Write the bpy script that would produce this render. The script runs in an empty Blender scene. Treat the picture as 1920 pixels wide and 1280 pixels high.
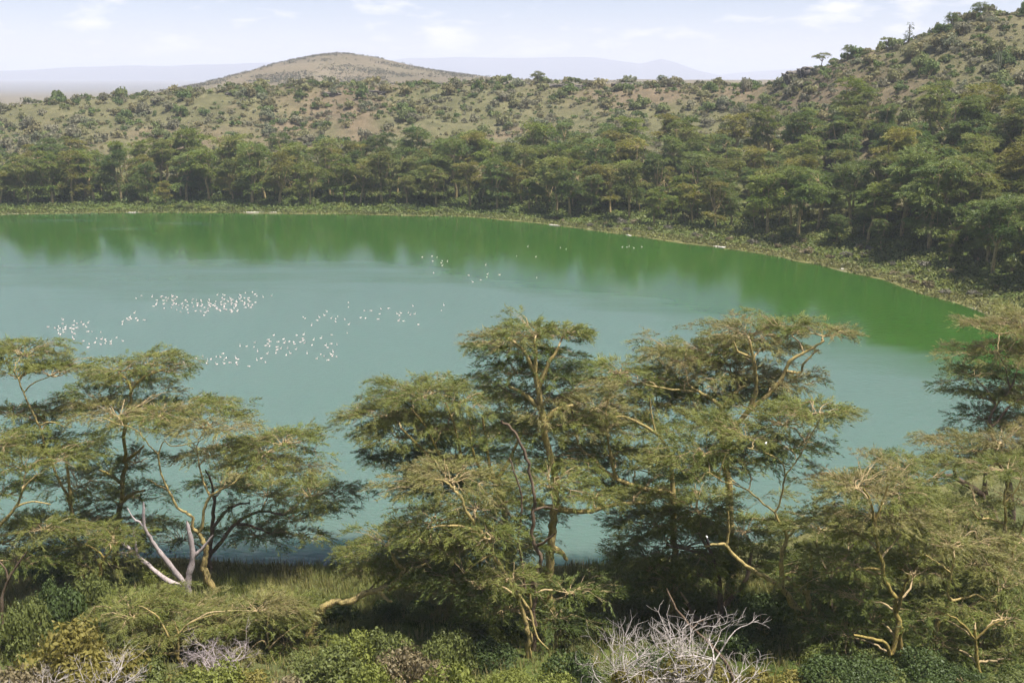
import bpy, math, random
import numpy as np
R = math.radians
rng = np.random.default_rng(7)
random.seed(7)
scene = bpy.context.scene
COL = scene.collection

# ------------------------------------------------------------------ camera
CAM_Z, PITCH, FPX = 40.0, R(15.1), 1850.0        # focal length in photo pixels (1920 wide)
cam_d = bpy.data.cameras.new('camera')
cam_d.sensor_width = 36.0
cam_d.lens = FPX / 1920.0 * 36.0
cam_d.clip_start = 0.5
cam_d.clip_end = 120000.0
cam = bpy.data.objects.new('camera', cam_d)
cam.location = (0, 0, CAM_Z)
cam.rotation_euler = (math.pi / 2 - PITCH, 0, 0)
COL.objects.link(cam)
scene.camera = cam

# ------------------------------------------------------------------ sky, sun, exposure
SUN_EL, SUN_AZ = R(68), R(116)      # azimuth clockwise from +Y (view direction): to the right, a little behind the camera
world = bpy.data.worlds.new('World')
scene.world = world
world.use_nodes = True
wn, wl = world.node_tree.nodes, world.node_tree.links
wn.clear()
w_out = wn.new('ShaderNodeOutputWorld')
w_bg = wn.new('ShaderNodeBackground')
w_bg.inputs['Strength'].default_value = 0.073
sky = wn.new('ShaderNodeTexSky')
sky.sky_type = 'NISHITA'
sky.sun_disc = False
sky.sun_elevation = SUN_EL
sky.sun_rotation = SUN_AZ
sky.altitude = 1900
sky.air_density = 1.0
sky.dust_density = 0.8
sky.ozone_density = 1.5
w_tc = wn.new('ShaderNodeTexCoord')
w_map = wn.new('ShaderNodeMapping')
w_map.inputs['Scale'].default_value = (6.0, 6.0, 20.0)
w_map.inputs['Location'].default_value = (1.3, 0.4, 0.15)
w_n = wn.new('ShaderNodeTexNoise')
w_n.inputs['Scale'].default_value = 2.7
w_n.inputs['Detail'].default_value = 5.0
w_n.inputs['Roughness'].default_value = 0.55
w_r = wn.new('ShaderNodeValToRGB')
w_r.color_ramp.elements[0].position = 0.54
w_r.color_ramp.elements[0].color = (0, 0, 0, 1)
w_r.color_ramp.elements[1].position = 0.70
w_r.color_ramp.elements[1].color = (0.6, 0.6, 0.6, 1)
w_mix = wn.new('ShaderNodeMixRGB')
w_mix.inputs['Color2'].default_value = (11.5, 10.8, 10.9, 1)
wl.new(w_tc.outputs['Generated'], w_map.inputs['Vector'])
wl.new(w_map.outputs['Vector'], w_n.inputs['Vector'])
wl.new(w_n.outputs['Fac'], w_r.inputs['Fac'])
wl.new(w_r.outputs['Color'], w_mix.inputs['Fac'])
w_t = wn.new('ShaderNodeMixRGB'); w_t.blend_type = 'MULTIPLY'; w_t.inputs['Fac'].default_value = 1.0
w_t.inputs['Color2'].default_value = (1.05, 0.93, 1.0, 1)
wl.new(sky.outputs['Color'], w_t.inputs['Color1'])
wl.new(w_t.outputs['Color'], w_mix.inputs['Color1'])
wl.new(w_mix.outputs['Color'], w_bg.inputs['Color'])
wl.new(w_bg.outputs['Background'], w_out.inputs['Surface'])

sun_d = bpy.data.lights.new('sun', 'SUN')
sun_d.energy = 5.0
sun_d.angle = R(0.5)
sun_d.color = (1.0, 0.95, 0.86)
sun = bpy.data.objects.new('sun', sun_d)
COL.objects.link(sun)
sun.rotation_euler = (math.pi / 2 - SUN_EL, 0, math.pi - SUN_AZ)
sun.location = (60, -30, 120)
scene.view_settings.view_transform = 'Standard'
scene.view_settings.look = 'None'
scene.view_settings.exposure = 0.85
scene.view_settings.gamma = 1.0
scene.cycles.max_bounces = 5
scene.cycles.diffuse_bounces = 3
scene.cycles.transmission_bounces = 3
scene.cycles.volume_bounces = 1
scene.cycles.use_adaptive_sampling = True
scene.cycles.adaptive_threshold = 0.03

# ------------------------------------------------------------------ helpers
CT, ST = math.cos(PITCH), math.sin(PITCH)

def ray(px, py):
    u, v = (px - 960.0) / FPX, (640.0 - py) / FPX
    return np.array([u, CT + v * ST, -ST + v * CT])

def atY(px, py, Y):                 # the point seen at a photo pixel that stands Y metres in front of the camera
    d = ray(px, py)
    return np.array([0, 0, CAM_Z]) + d * (Y / d[1])

def atZ(px, py, z=0.0):
    d = ray(px, py)
    return np.array([0, 0, CAM_Z]) + d * ((z - CAM_Z) / d[2])

def link(o, parent=None):
    COL.objects.link(o)
    if parent is not None:
        o.parent = parent
    return o

def tag(o, label=None, cat=None, group=None, kind=None):
    if label: o['label'] = label
    if cat: o['category'] = cat
    if group: o['group'] = group
    if kind: o['kind'] = kind
    return o

def empty(name, loc=(0, 0, 0), rz=0.0, s=1.0):
    o = bpy.data.objects.new(name, None)
    o.empty_display_size = 0.3
    o.location = loc
    o.rotation_euler = (0, 0, rz)
    o.scale = (s, s, s)
    return link(o)

def mesh(name, V, F, mats, col=None, mi=None, smooth=False):
    V = np.asarray(V, dtype=np.float32).reshape(-1, 3)
    F = np.asarray(F, dtype=np.int32)
    k = F.shape[1]
    me = bpy.data.meshes.new(name)
    me.vertices.add(len(V))
    me.vertices.foreach_set('co', V.ravel())
    me.loops.add(F.size)
    me.loops.foreach_set('vertex_index', F.ravel())
    me.polygons.add(len(F))
    me.polygons.foreach_set('loop_start', np.arange(0, F.size, k, dtype=np.int32))
    try:
        me.polygons.foreach_set('loop_total', np.full(len(F), k, dtype=np.int32))
    except Exception:
        pass
    for m in mats:
        me.materials.append(m)
    if mi is not None:
        me.polygons.foreach_set('material_index', np.asarray(mi, dtype=np.int32))
    me.polygons.foreach_set('use_smooth', np.full(len(F), smooth, dtype=bool))
    if col is not None:
        a = me.color_attributes.new('col', 'FLOAT_COLOR', 'POINT')
        c = np.ones((len(V), 4), dtype=np.float32)
        c[:, :3] = col
        a.data.foreach_set('color', c.ravel())
    me.update(calc_edges=True)
    me.validate()
    return me

def obj(name, me, parent=None, loc=(0, 0, 0)):
    o = bpy.data.objects.new(name, me)
    o.location = loc
    return link(o, parent)

class Tubes:
    """collects tapered tubes as quads"""
    def __init__(self):
        self.V, self.F, self.n = [], [], 0
    def add(self, P, r, sides=8, cap=True):
        P = np.asarray(P, float)
        r = np.asarray(r, float)
        n = len(P)
        T = np.gradient(P, axis=0)
        T /= np.linalg.norm(T, axis=1)[:, None] + 1e-9
        ref = np.array([0.31, 0.9, 0.2]) if abs(T[0][1]) < 0.8 else np.array([1.0, 0.1, 0.2])
        A = np.cross(T, ref); A /= np.linalg.norm(A, axis=1)[:, None] + 1e-9
        B = np.cross(T, A)
        th = np.arange(sides) * 2 * math.pi / sides
        ring = A[:, None, :] * np.cos(th)[None, :, None] + B[:, None, :] * np.sin(th)[None, :, None]
        V = P[:, None, :] + ring * r[:, None, None]
        i = np.arange(n - 1)[:, None] * sides
        j = np.arange(sides)[None, :]
        jn = (j + 1) % sides
        F = np.stack([i + j, i + jn, i + sides + jn, i + sides + j], -1).reshape(-1, 4) + self.n
        self.V.append(V.reshape(-1, 3)); self.F.append(F)
        self.n += n * sides
        return self
    def batch(self, A, B, r0, r1):
        """many straight three-sided twigs"""
        A, B = np.asarray(A, float), np.asarray(B, float)
        n = len(A)
        if n == 0: return self
        T = B - A
        T /= np.linalg.norm(T, axis=1)[:, None] + 1e-9
        U = np.cross(T, np.array([0.13, 0.21, 0.97])); U /= np.linalg.norm(U, axis=1)[:, None] + 1e-9
        W = np.cross(T, U)
        th = np.arange(3) * 2 * math.pi / 3
        ring = U[:, None] * np.cos(th)[None, :, None] + W[:, None] * np.sin(th)[None, :, None]
        V = np.concatenate([A[:, None] + ring * r0, B[:, None] + ring * r1], 1).reshape(-1, 3)
        b = np.arange(n)[:, None, None] * 6
        q = np.array([[0, 1, 4, 3], [1, 2, 5, 4], [2, 0, 3, 5]])[None]
        self.V.append(V); self.F.append((b + q).reshape(-1, 4) + self.n)
        self.n += n * 6
        return self
    def mesh(self, name, mat, smooth=True):
        return mesh(name, np.concatenate(self.V), np.concatenate(self.F), [mat], smooth=smooth)

def smooth_path(P, n=4, wob=0.0):
    """Catmull-Rom through points"""
    P = np.asarray(P, float)
    if len(P) < 3:
        t = np.linspace(0, 1, n + 1)[:, None]
        Q = P[0] * (1 - t) + P[-1] * t
    else:
        E = np.concatenate([[2 * P[0] - P[1]], P, [2 * P[-1] - P[-2]]])
        out = []
        for i in range(1, len(E) - 2):
            a, b, c, d = E[i - 1], E[i], E[i + 1], E[i + 2]
            t = np.arange(n)[:, None] / n
            out.append(0.5 * (2 * b + (c - a) * t + (2 * a - 5 * b + 4 * c - d) * t ** 2 + (3 * b - a - 3 * c + d) * t ** 3))
        Q = np.concatenate(out + [P[-1:]])
    if wob:
        Q[1:-1] += rng.normal(0, wob, Q[1:-1].shape)
    return Q

def sstep(a, b, x):
    t = np.clip((x - a) / (b - a), 0, 1)
    return t * t * (3 - 2 * t)

def vnoise(x, y, s, seed=0):
    """cheap smooth value noise"""
    x = np.asarray(x, float) / s + seed * 17.3
    y = np.asarray(y, float) / s + seed * 9.7
    xi, yi = np.floor(x), np.floor(y)
    fx, fy = x - xi, y - yi
    fx, fy = fx * fx * (3 - 2 * fx), fy * fy * (3 - 2 * fy)
    def h(a, b):
        v = np.sin(a * 127.1 + b * 311.7 + seed * 74.7) * 43758.5453
        return v - np.floor(v)
    return (h(xi, yi) * (1 - fx) + h(xi + 1, yi) * fx) * (1 - fy) + (h(xi, yi + 1) * (1 - fx) + h(xi + 1, yi + 1) * fx) * fy - 0.5

# ------------------------------------------------------------------ materials
def new_mat(name):
    m = bpy.data.materials.new(name)
    m.use_nodes = True
    n, l = m.node_tree.nodes, m.node_tree.links
    n.clear()
    return m, n, l, n.new('ShaderNodeOutputMaterial')

def leaf_material(name, trans=0.3, gloss=0.5):
    m, n, l, out = new_mat(name)
    at = n.new('ShaderNodeAttribute'); at.attribute_name = 'col'
    oi = n.new('ShaderNodeObjectInfo')
    mul = n.new('ShaderNodeMixRGB'); mul.blend_type = 'MULTIPLY'; mul.inputs['Fac'].default_value = 1
    l.new(at.outputs['Color'], mul.inputs['Color1']); l.new(oi.outputs['Color'], mul.inputs['Color2'])
    d = n.new('ShaderNodeBsdfPrincipled'); d.inputs['Roughness'].default_value = gloss
    d.inputs['Specular IOR Level'].default_value = 0.25
    t = n.new('ShaderNodeBsdfTranslucent')
    mx = n.new('ShaderNodeMixShader'); mx.inputs['Fac'].default_value = trans
    l.new(mul.outputs['Color'], d.inputs['Base Color']); l.new(mul.outputs['Color'], t.inputs['Color'])
    l.new(d.outputs['BSDF'], mx.inputs[1]); l.new(t.outputs['BSDF'], mx.inputs[2])
    l.new(mx.outputs['Shader'], out.inputs['Surface'])
    return m

def bark_material(name, c1, c2, c3, scale=1.6, thr=0.52):
    m, n, l, out = new_mat(name)
    tc = n.new('ShaderNodeTexCoord')
    mp = n.new('ShaderNodeMapping'); mp.inputs['Scale'].default_value = (1, 1, 0.45)
    l.new(tc.outputs['Object'], mp.inputs['Vector'])
    n1 = n.new('ShaderNodeTexNoise'); n1.inputs['Scale'].default_value = scale; n1.inputs['Detail'].default_value = 6
    n2 = n.new('ShaderNodeTexNoise'); n2.inputs['Scale'].default_value = scale * 7; n2.inputs['Detail'].default_value = 4
    l.new(mp.outputs['Vector'], n1.inputs['Vector']); l.new(mp.outputs['Vector'], n2.inputs['Vector'])
    r1 = n.new('ShaderNodeValToRGB')
    r1.color_ramp.elements[0].position = thr - 0.12; r1.color_ramp.elements[0].color = (*c1, 1)
    r1.color_ramp.elements[1].position = thr + 0.12; r1.color_ramp.elements[1].color = (*c2, 1)
    r2 = n.new('ShaderNodeValToRGB')
    r2.color_ramp.elements[0].position = 0.52; r2.color_ramp.elements[0].color = (0, 0, 0, 1)
    r2.color_ramp.elements[1].position = 0.68; r2.color_ramp.elements[1].color = (1, 1, 1, 1)
    mx = n.new('ShaderNodeMixRGB'); mx.inputs['Color2'].default_value = (*c3, 1)
    l.new(n1.outputs['Fac'], r1.inputs['Fac']); l.new(n2.outputs['Fac'], r2.inputs['Fac'])
    l.new(r2.outputs['Color'], mx.inputs['Fac']); l.new(r1.outputs['Color'], mx.inputs['Color1'])
    b = n.new('ShaderNodeBsdfPrincipled'); b.inputs['Roughness'].default_value = 0.8
    b.inputs['Specular IOR Level'].default_value = 0.2
    bp = n.new('ShaderNodeBump'); bp.inputs['Strength'].default_value = 0.6; bp.inputs['Distance'].default_value = 0.05
    l.new(n2.outputs['Fac'], bp.inputs['Height']); l.new(bp.outputs['Normal'], b.inputs['Normal'])
    l.new(mx.outputs['Color'], b.inputs['Base Color']); l.new(b.outputs['BSDF'], out.inputs['Surface'])
    return m

def plain(name, c, rough=0.7):
    m, n, l, out = new_mat(name)
    b = n.new('ShaderNodeBsdfPrincipled'); b.inputs['Base Color'].default_value = (*c, 1); b.inputs['Roughness'].default_value = rough
    l.new(b.outputs['BSDF'], out.inputs['Surface'])
    return m

M_LEAF = leaf_material('acacia_foliage', 0.4)
M_BUSH = leaf_material('bush_foliage', 0.3, 0.5)
M_SCRUB = leaf_material('dry_scrub_foliage', 0.35, 0.9)
M_YBARK = bark_material('yellow_fever_bark', (0.44, 0.335, 0.135), (0.29, 0.235, 0.09), (0.10, 0.07, 0.045))
M_GBARK = bark_material('greenish_bark', (0.33, 0.26, 0.075), (0.24, 0.18, 0.06), (0.08, 0.055, 0.03))
M_DBARK = bark_material('dark_bark', (0.13, 0.09, 0.062), (0.22, 0.16, 0.11), (0.06, 0.04, 0.03))
M_DEAD = bark_material('weathered_grey_wood', (0.46, 0.395, 0.385), (0.34, 0.285, 0.28), (0.20, 0.155, 0.15))
M_WHITE = bark_material('bleached_twig', (0.52, 0.47, 0.44), (0.38, 0.33, 0.30), (0.22, 0.18, 0.16))
M_TWIG = bark_material('tan_twig', (0.46, 0.35, 0.18), (0.33, 0.25, 0.14), (0.18, 0.135, 0.09))
M_FARBARK = bark_material('pale_far_bark', (0.42, 0.32, 0.15), (0.30, 0.23, 0.12), (0.16, 0.12, 0.08), scale=0.6)

def ground_material():
    m, n, l, out = new_mat('ground_soil_and_grass')
    at = n.new('ShaderNodeAttribute'); at.attribute_name = 'col'
    tc = n.new('ShaderNodeTexCoord')
    n1 = n.new('ShaderNodeTexNoise'); n1.inputs['Scale'].default_value = 0.22; n1.inputs['Detail'].default_value = 8; n1.inputs['Roughness'].default_value = 0.65
    n2 = n.new('ShaderNodeTexNoise'); n2.inputs['Scale'].default_value = 2.5; n2.inputs['Detail'].default_value = 5
    l.new(tc.outputs['Object'], n1.inputs['Vector']); l.new(tc.outputs['Object'], n2.inputs['Vector'])
    r = n.new('ShaderNodeValToRGB')
    r.color_ramp.elements[0].position = 0.3; r.color_ramp.elements[0].color = (0.6, 0.62, 0.55, 1)
    r.color_ramp.elements[1].position = 0.7; r.color_ramp.elements[1].color = (1.3, 1.22, 1.15, 1)
    r2 = n.new('ShaderNodeValToRGB')
    r2.color_ramp.elements[0].position = 0.3; r2.color_ramp.elements[0].color = (0.72, 0.74, 0.7, 1)
    r2.color_ramp.elements[1].position = 0.7; r2.color_ramp.elements[1].color = (1.2, 1.2, 1.2, 1)
    m1 = n.new('ShaderNodeMixRGB'); m1.blend_type = 'MULTIPLY'; m1.inputs['Fac'].default_value = 1
    m2 = n.new('ShaderNodeMixRGB'); m2.blend_type = 'MULTIPLY'; m2.inputs['Fac'].default_value = 1
    l.new(n1.outputs['Fac'], r.inputs['Fac']); l.new(n2.outputs['Fac'], r2.inputs['Fac'])
    l.new(at.outputs['Color'], m1.inputs['Color1']); l.new(r.outputs['Color'], m1.inputs['Color2'])
    l.new(m1.outputs['Color'], m2.inputs['Color1']); l.new(r2.outputs['Color'], m2.inputs['Color2'])
    b = n.new('ShaderNodeBsdfPrincipled'); b.inputs['Roughness'].default_value = 0.95
    b.inputs['Specular IOR Level'].default_value = 0.1
    bp = n.new('ShaderNodeBump'); bp.inputs['Strength'].default_value = 0.7; bp.inputs['Distance'].default_value = 0.4
    l.new(n2.outputs['Fac'], bp.inputs['Height']); l.new(bp.outputs['Normal'], b.inputs['Normal'])
    l.new(m2.outputs['Color'], b.inputs['Base Color']); l.new(b.outputs['BSDF'], out.inputs['Surface'])
    return m

def water_material():
    m, n, l, out = new_mat('algae_green_water')
    tc = n.new('ShaderNodeTexCoord')
    # wind-ruffled patches lie in long streaks over a calmer lake
    mp = n.new('ShaderNodeMapping'); mp.inputs['Scale'].default_value = (0.006, 0.022, 1); mp.inputs['Location'].default_value = (0.37, 0.2, 0)
    l.new(tc.outputs['Object'], mp.inputs['Vector'])
    pn = n.new('ShaderNodeTexNoise'); pn.inputs['Scale'].default_value = 1.0; pn.inputs['Detail'].default_value = 5; pn.inputs['Roughness'].default_value = 0.55
    pn.inputs['Distortion'].default_value = 0.4
    l.new(mp.outputs['Vector'], pn.inputs['Vector'])
    # open water is ruffled, the lee under the far trees is calm
    sx = n.new('ShaderNodeSeparateXYZ'); l.new(tc.outputs['Object'], sx.inputs['Vector'])
    mr = n.new('ShaderNodeMapRange'); mr.inputs['From Min'].default_value = 165; mr.inputs['From Max'].default_value = 225
    mr.inputs['To Min'].default_value = 0.27; mr.inputs['To Max'].default_value = -0.10
    l.new(sx.outputs['Y'], mr.inputs['Value'])
    # the lee of the right shore
    lee = n.new('ShaderNodeMath'); lee.operation = 'MULTIPLY_ADD'; lee.inputs[1].default_value = 0.9
    l.new(sx.outputs['Y'], lee.inputs[0]); l.new(sx.outputs['X'], lee.inputs[2])
    mrx = n.new('ShaderNodeMapRange'); mrx.inputs['From Min'].default_value = 160; mrx.inputs['From Max'].default_value = 200
    mrx.inputs['To Min'].default_value = 0.0; mrx.inputs['To Max'].default_value = -0.42
    l.new(lee.outputs[0], mrx.inputs['Value'])
    mp3 = n.new('ShaderNodeMapping'); mp3.inputs['Scale'].default_value = (0.016, 0.075, 1); mp3.inputs['Rotation'].default_value = (0, 0, 0.1)
    l.new(tc.outputs['Object'], mp3.inputs['Vector'])
    pn2 = n.new('ShaderNodeTexNoise'); pn2.inputs['Scale'].default_value = 1.0; pn2.inputs['Detail'].default_value = 6; pn2.inputs['Roughness'].default_value = 0.6
    l.new(mp3.outputs['Vector'], pn2.inputs['Vector'])
    pm = n.new('ShaderNodeMixRGB'); pm.inputs['Fac'].default_value = 0.52
    l.new(pn.outputs['Fac'], pm.inputs['Color1']); l.new(pn2.outputs['Fac'], pm.inputs['Color2'])
    ad = n.new('ShaderNodeMath'); l.new(pm.outputs['Color'], ad.inputs[0]); l.new(mr.outputs['Result'], ad.inputs[1])
    ad2 = n.new('ShaderNodeMath'); l.new(ad.outputs[0], ad2.inputs[0]); l.new(mrx.outputs['Result'], ad2.inputs[1])
    rf = n.new('ShaderNodeValToRGB')
    rf.color_ramp.elements[0].position = 0.46; rf.color_ramp.elements[0].color = (0.12, 0.12, 0.12, 1)
    rf.color_ramp.elements[1].position = 0.62; rf.color_ramp.elements[1].color = (1, 1, 1, 1)
    l.new(ad2.outputs[0], rf.inputs['Fac'])
    # ripples
    mp2 = n.new('ShaderNodeMapping'); mp2.inputs['Scale'].default_value = (0.8, 2.0, 1); mp2.inputs['Rotation'].default_value = (0, 0, 0.12)
    l.new(tc.outputs['Object'], mp2.inputs['Vector'])
    rn = n.new('ShaderNodeTexNoise'); rn.inputs['Scale'].default_value = 1.1; rn.inputs['Detail'].default_value = 3
    l.new(mp2.outputs['Vector'], rn.inputs['Vector'])
    ms = n.new('ShaderNodeMath'); ms.operation = 'MULTIPLY'; ms.inputs[1].default_value = 0.42
    l.new(rf.outputs['Color'], ms.inputs[0])
    bp = n.new('ShaderNodeBump'); bp.inputs['Distance'].default_value = 0.25
    l.new(ms.outputs[0], bp.inputs['Strength']); l.new(rn.outputs['Fac'], bp.inputs['Height'])
    b = n.new('ShaderNodeBsdfPrincipled')
    # cloudy water passes light sideways under the surface
    b.subsurface_method = 'BURLEY'
    b.inputs['Subsurface Weight'].default_value = 0.9
    b.inputs['Subsurface Radius'].default_value = (1.6, 3.0, 2.6)
    b.inputs['Subsurface Scale'].default_value = 2.6
    # algae green base in calm water also paints in the far wood reflection, turquoise elsewhere
    aw = n.new('ShaderNodeMapRange'); aw.inputs['From Min'].default_value = 0.40; aw.inputs['From Max'].default_value = 0.64
    l.new(ad2.outputs[0], aw.inputs['Value'])
    ac = n.new('ShaderNodeMixRGB'); ac.inputs['Color1'].default_value = (0.029, 0.080, 0.012, 1); ac.inputs['Color2'].default_value = (0.088, 0.144, 0.116, 1)
    l.new(aw.outputs['Result'], ac.inputs['Fac']); l.new(ac.outputs['Color'], b.inputs['Base Color'])
    b.inputs['IOR'].default_value = 1.33
    ro = n.new('ShaderNodeMapRange'); ro.inputs['To Min'].default_value = 0.08; ro.inputs['To Max'].default_value = 0.22
    l.new(rf.outputs['Color'], ro.inputs['Value']); l.new(ro.outputs['Result'], b.inputs['Roughness'])
    l.new(bp.outputs['Normal'], b.inputs['Normal'])
    l.new(b.outputs['BSDF'], out.inputs['Surface'])
    return m

def rock_material():
    m = bark_material('weathered_rock', (0.13, 0.115, 0.10), (0.21, 0.185, 0.155), (0.07, 0.06, 0.05), scale=0.9)
    return m
M_GROUND, M_WATER, M_ROCK = ground_material(), water_material(), rock_material()

# ------------------------------------------------------------------ the lie of the land
FAR_PX = [(-420, 408), (-150, 405), (0, 403), (240, 400), (500, 400), (700, 403), (860, 407), (960, 413), (1060, 425), (1160, 440), (1280, 455),
          (1400, 471), (1500, 490), (1580, 507), (1660, 530), (1740, 555), (1840, 586), (1920, 630)]
NEAR_PX = [(1985, 690), (1975, 760), (1900, 830), (1790, 890), (1640, 945), (1450, 1000), (1250, 1038), (1100, 1052), (900, 1062), (640, 1064), (440, 1060),
           (250, 1048), (0, 1030), (-250, 990), (-700, 840)]
SHORE = np.array([atZ(*p)[:2] for p in FAR_PX + NEAR_PX])
SHORE = smooth_path(np.concatenate([SHORE, SHORE[:1]]), 8)[:-1]
SHORE = SHORE + np.stack([vnoise(SHORE[:, 0], SHORE[:, 1], 5, 51), vnoise(SHORE[:, 0], SHORE[:, 1], 5, 52)], -1) * 1.6 + np.stack([vnoise(SHORE[:, 0], SHORE[:, 1], 14, 53), vnoise(SHORE[:, 0], SHORE[:, 1], 14, 54)], -1) * 2.2

def inside_poly(x, y, P):
    c = np.zeros(x.shape, bool)
    a, b = P, np.roll(P, -1, 0)
    for (x0, y0), (x1, y1) in zip(a, b):
        k = ((y0 > y) != (y1 > y)) & (x < (x1 - x0) * (y - y0) / (y1 - y0 + 1e-12) + x0)
        c ^= k
    return c

def shore_dist(x, y):
    d = np.full(x.shape, 1e18)
    a, b = SHORE, np.roll(SHORE, -1, 0)
    for p, q in zip(a, b):
        e = q - p
        t = np.clip(((x - p[0]) * e[0] + (y - p[1]) * e[1]) / (e @ e + 1e-12), 0, 1)
        d = np.minimum(d, (x - p[0] - t * e[0]) ** 2 + (y - p[1] - t * e[1]) ** 2)
    return np.sqrt(d)

_far = np.array([atZ(*p) for p in FAR_PX])
S_U, S_Y = _far[:, 0] / _far[:, 1], _far[:, 1]
# skyline of the crater rim: photo column, row, distance
RIDGE = [(-300, 215, 420), (0, 196, 430), (150, 184, 440), (300, 176, 450), (450, 164, 455), (600, 157, 460), (760, 156, 460), (960, 154, 460), (1150, 154, 455),
         (1300, 156, 440), (1420, 160, 415), (1470, 154, 392), (1560, 116, 375), (1640, 92, 362), (1760, 56, 350), (1850, 26, 345), (1920, 24, 340), (2100, 40, 335), (2400, 80, 330)]
_rp = np.array([atY(a, b, c) for a, b, c in RIDGE])
R_U, R_Y, R_Z = _rp[:, 0] / _rp[:, 1], _rp[:, 1], _rp[:, 2] - 0.8

def ground_z(x, y):
    x, y = np.atleast_1d(np.asarray(x, float)), np.atleast_1d(np.asarray(y, float))
    d = shore_dist(x, y)
    ins = inside_poly(x, y, SHORE)
    dn = np.where(y < 150, np.minimum(d, np.maximum(78 - y, 3 + 0.12 * d)), d)
    near = np.interp(dn, [0, 3, 6, 10, 16, 22, 26, 30, 40, 50, 60, 70, 76, 79, 92, 300], [0, .25, .8, 1.8, 3, 4.0, 5.0, 6.3, 11.5, 18.5, 25.5, 32.3, 37.2, 38.4, 39.2, 42])
    near = near + vnoise(x, y, 9, 3) * np.clip(d * 0.06, 0, 0.9)
    yy = np.maximum(y, 1.0)
    u = np.clip(x / yy, -1.2, 1.2)
    s, r, Z = np.interp(u, S_U, S_Y), np.interp(u, R_U, R_Y), np.interp(u, R_U, R_Z)
    t = (y - s) / (r - s)
    f = Z * np.interp(t, [0, .06, .12, .35, .55, .8, .93, 1.0], [0, .012, .04, .17, .39, .72, .94, 1.0])
    f = np.maximum(f, np.interp(d, [0, 4, 12, 30], [0, .35, .9, 1.6]))
    f = f + (vnoise(x, y, 26, 1) * 4.5 + vnoise(x, y, 11, 2) * 2.0) * sstep(0.2, 0.6, t) * (1 - 0.65 * sstep(.85, 1.0, t))
    # behind the rim: a plateau that drops to the rift plain
    far_y = np.maximum(y, r)
    drop0 = np.interp(u, [-0.55, -0.45, -0.3, -0.1, 0.3, 0.5], [60, 80, 500, 1500, 1500, 700])
    plate = Z - 5 * sstep(0, 90, far_y - r) - np.maximum(Z - 36, 0) * sstep(0, 300, far_y - r)
    k = sstep(0, 1, np.clip((far_y - r - drop0) / 2200, 0, 1)) ** 0.8
    beyond = plate * (1 - k) - 60 * k + vnoise(x, y, 70, 5) * 3 * sstep(0, 200, far_y - r)
    cx = atY(640, 140, 1300)[0]
    dx = np.abs(x - cx)
    beyond = beyond + 35.0 * np.exp(-((dx / 132.0) ** 1.7) - ((y - 1300) / 190.0) ** 2)
    f = np.where(y > r, beyond, f)
    w = sstep(84, 135, y)
    z = near * (1 - w) + f * w
    zin = -np.clip(d * 0.12, 0, 3.5)
    z = np.where(ins, zin, np.maximum(z, 0.02 + np.clip(d, 0, 2) * 0.05))
    return z

def gz(x, y):
    return float(ground_z(x, y)[0])

def grow_axis(a, b, step, far, n):
    core = np.arange(a, b + step, step)
    k = np.arange(1, n + 1)
    g = (far / step) ** (1.0 / n)
    up = b + step * (g ** k) * 1.0
    return core, up - b

gx, ux = grow_axis(-250, 250, 2.6, 41000, 46)
gx = np.concatenate([(-250 - ux)[::-1], gx, 250 + ux])
gy, uy = grow_axis(-30, 500, 2.6, 42000, 34)
uy = np.concatenate([np.arange(12, 1100, 12), 1100 + 14 * (41000 / 14) ** (np.arange(0, 30) / 29.)])
gy = np.concatenate([[-41000, -12000, -4000, -1500, -600, -300, -160, -90, -55], gy, 500 + uy])
X, Y = np.meshgrid(gx, gy)
xf, yf = X.ravel(), Y.ravel()
zf = ground_z(xf, yf)
nx, ny = len(gx), len(gy)
ii = (np.arange(ny - 1)[:, None] * nx + np.arange(nx - 1)[None, :]).ravel()
GF = np.stack([ii, ii + 1, ii + nx + 1, ii + nx], -1)
# what grows or lies on the ground (its own colour, plus a haze tint on the plain)
d_s = shore_dist(xf, yf)
uu = xf / np.maximum(yf, 1)
tt = (yf - np.interp(uu, S_U, S_Y)) / (np.interp(uu, R_U, R_Y) - np.interp(uu, S_U, S_Y))
nz1, nz2 = vnoise(xf, yf, 14, 8), vnoise(xf, yf, 45, 9)
soil = np.array([0.165, 0.132, 0.092]); dry = np.array([0.125, 0.125, 0.068]); green = np.array([0.085, 0.115, 0.032]); mud = np.array([0.165, 0.155, 0.07]); salt = np.array([0.40, 0.37, 0.31])
def mixc(a, b, w): return a * (1 - w[:, None]) + b * w[:, None]
farw = sstep(100, 140, yf)
c_far = mixc(np.tile(green, (len(xf), 1)), np.tile(soil, (len(xf), 1)), sstep(0.22, 0.5, tt + nz1 * 0.3))
c_far = mixc(c_far, np.tile(dry, (len(xf), 1)), sstep(-0.32, 0.18, nz2 + nz1 * .6) * 0.9 * sstep(0.3, 0.5, tt))
c_near = mixc(np.tile(green, (len(xf), 1)), np.tile(dry, (len(xf), 1)), sstep(-0.15, 0.35, nz1) * 0.7)
gc = c_near * (1 - farw[:, None]) + c_far * farw[:, None]
gc = mixc(gc, np.tile(mud, (len(xf), 1)), (1 - sstep(1.5, 7.0, d_s + nz1 * 5)) * 0.8)
gc = mixc(gc, np.tile(salt, (len(xf), 1)), 0.6 * sstep(0.32, 0.5, vnoise(xf, yf, 7, 21) + 0.4 * vnoise(xf, yf, 22, 22)) * (1 - sstep(2.5, 5.0, np.abs(d_s - 2.5))) * farw)
rim_y = np.interp(uu, R_U, R_Y)
bk = (sstep(30, 150, yf - rim_y) * 0.8)[:, None]
gc = gc * (1 - bk) + np.array([0.165, 0.138, 0.10]) * bk * (1 + 0.5 * vnoise(xf, yf, 60, 31)[:, None])
plainw = sstep(1700, 3000, yf)[:, None]
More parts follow.
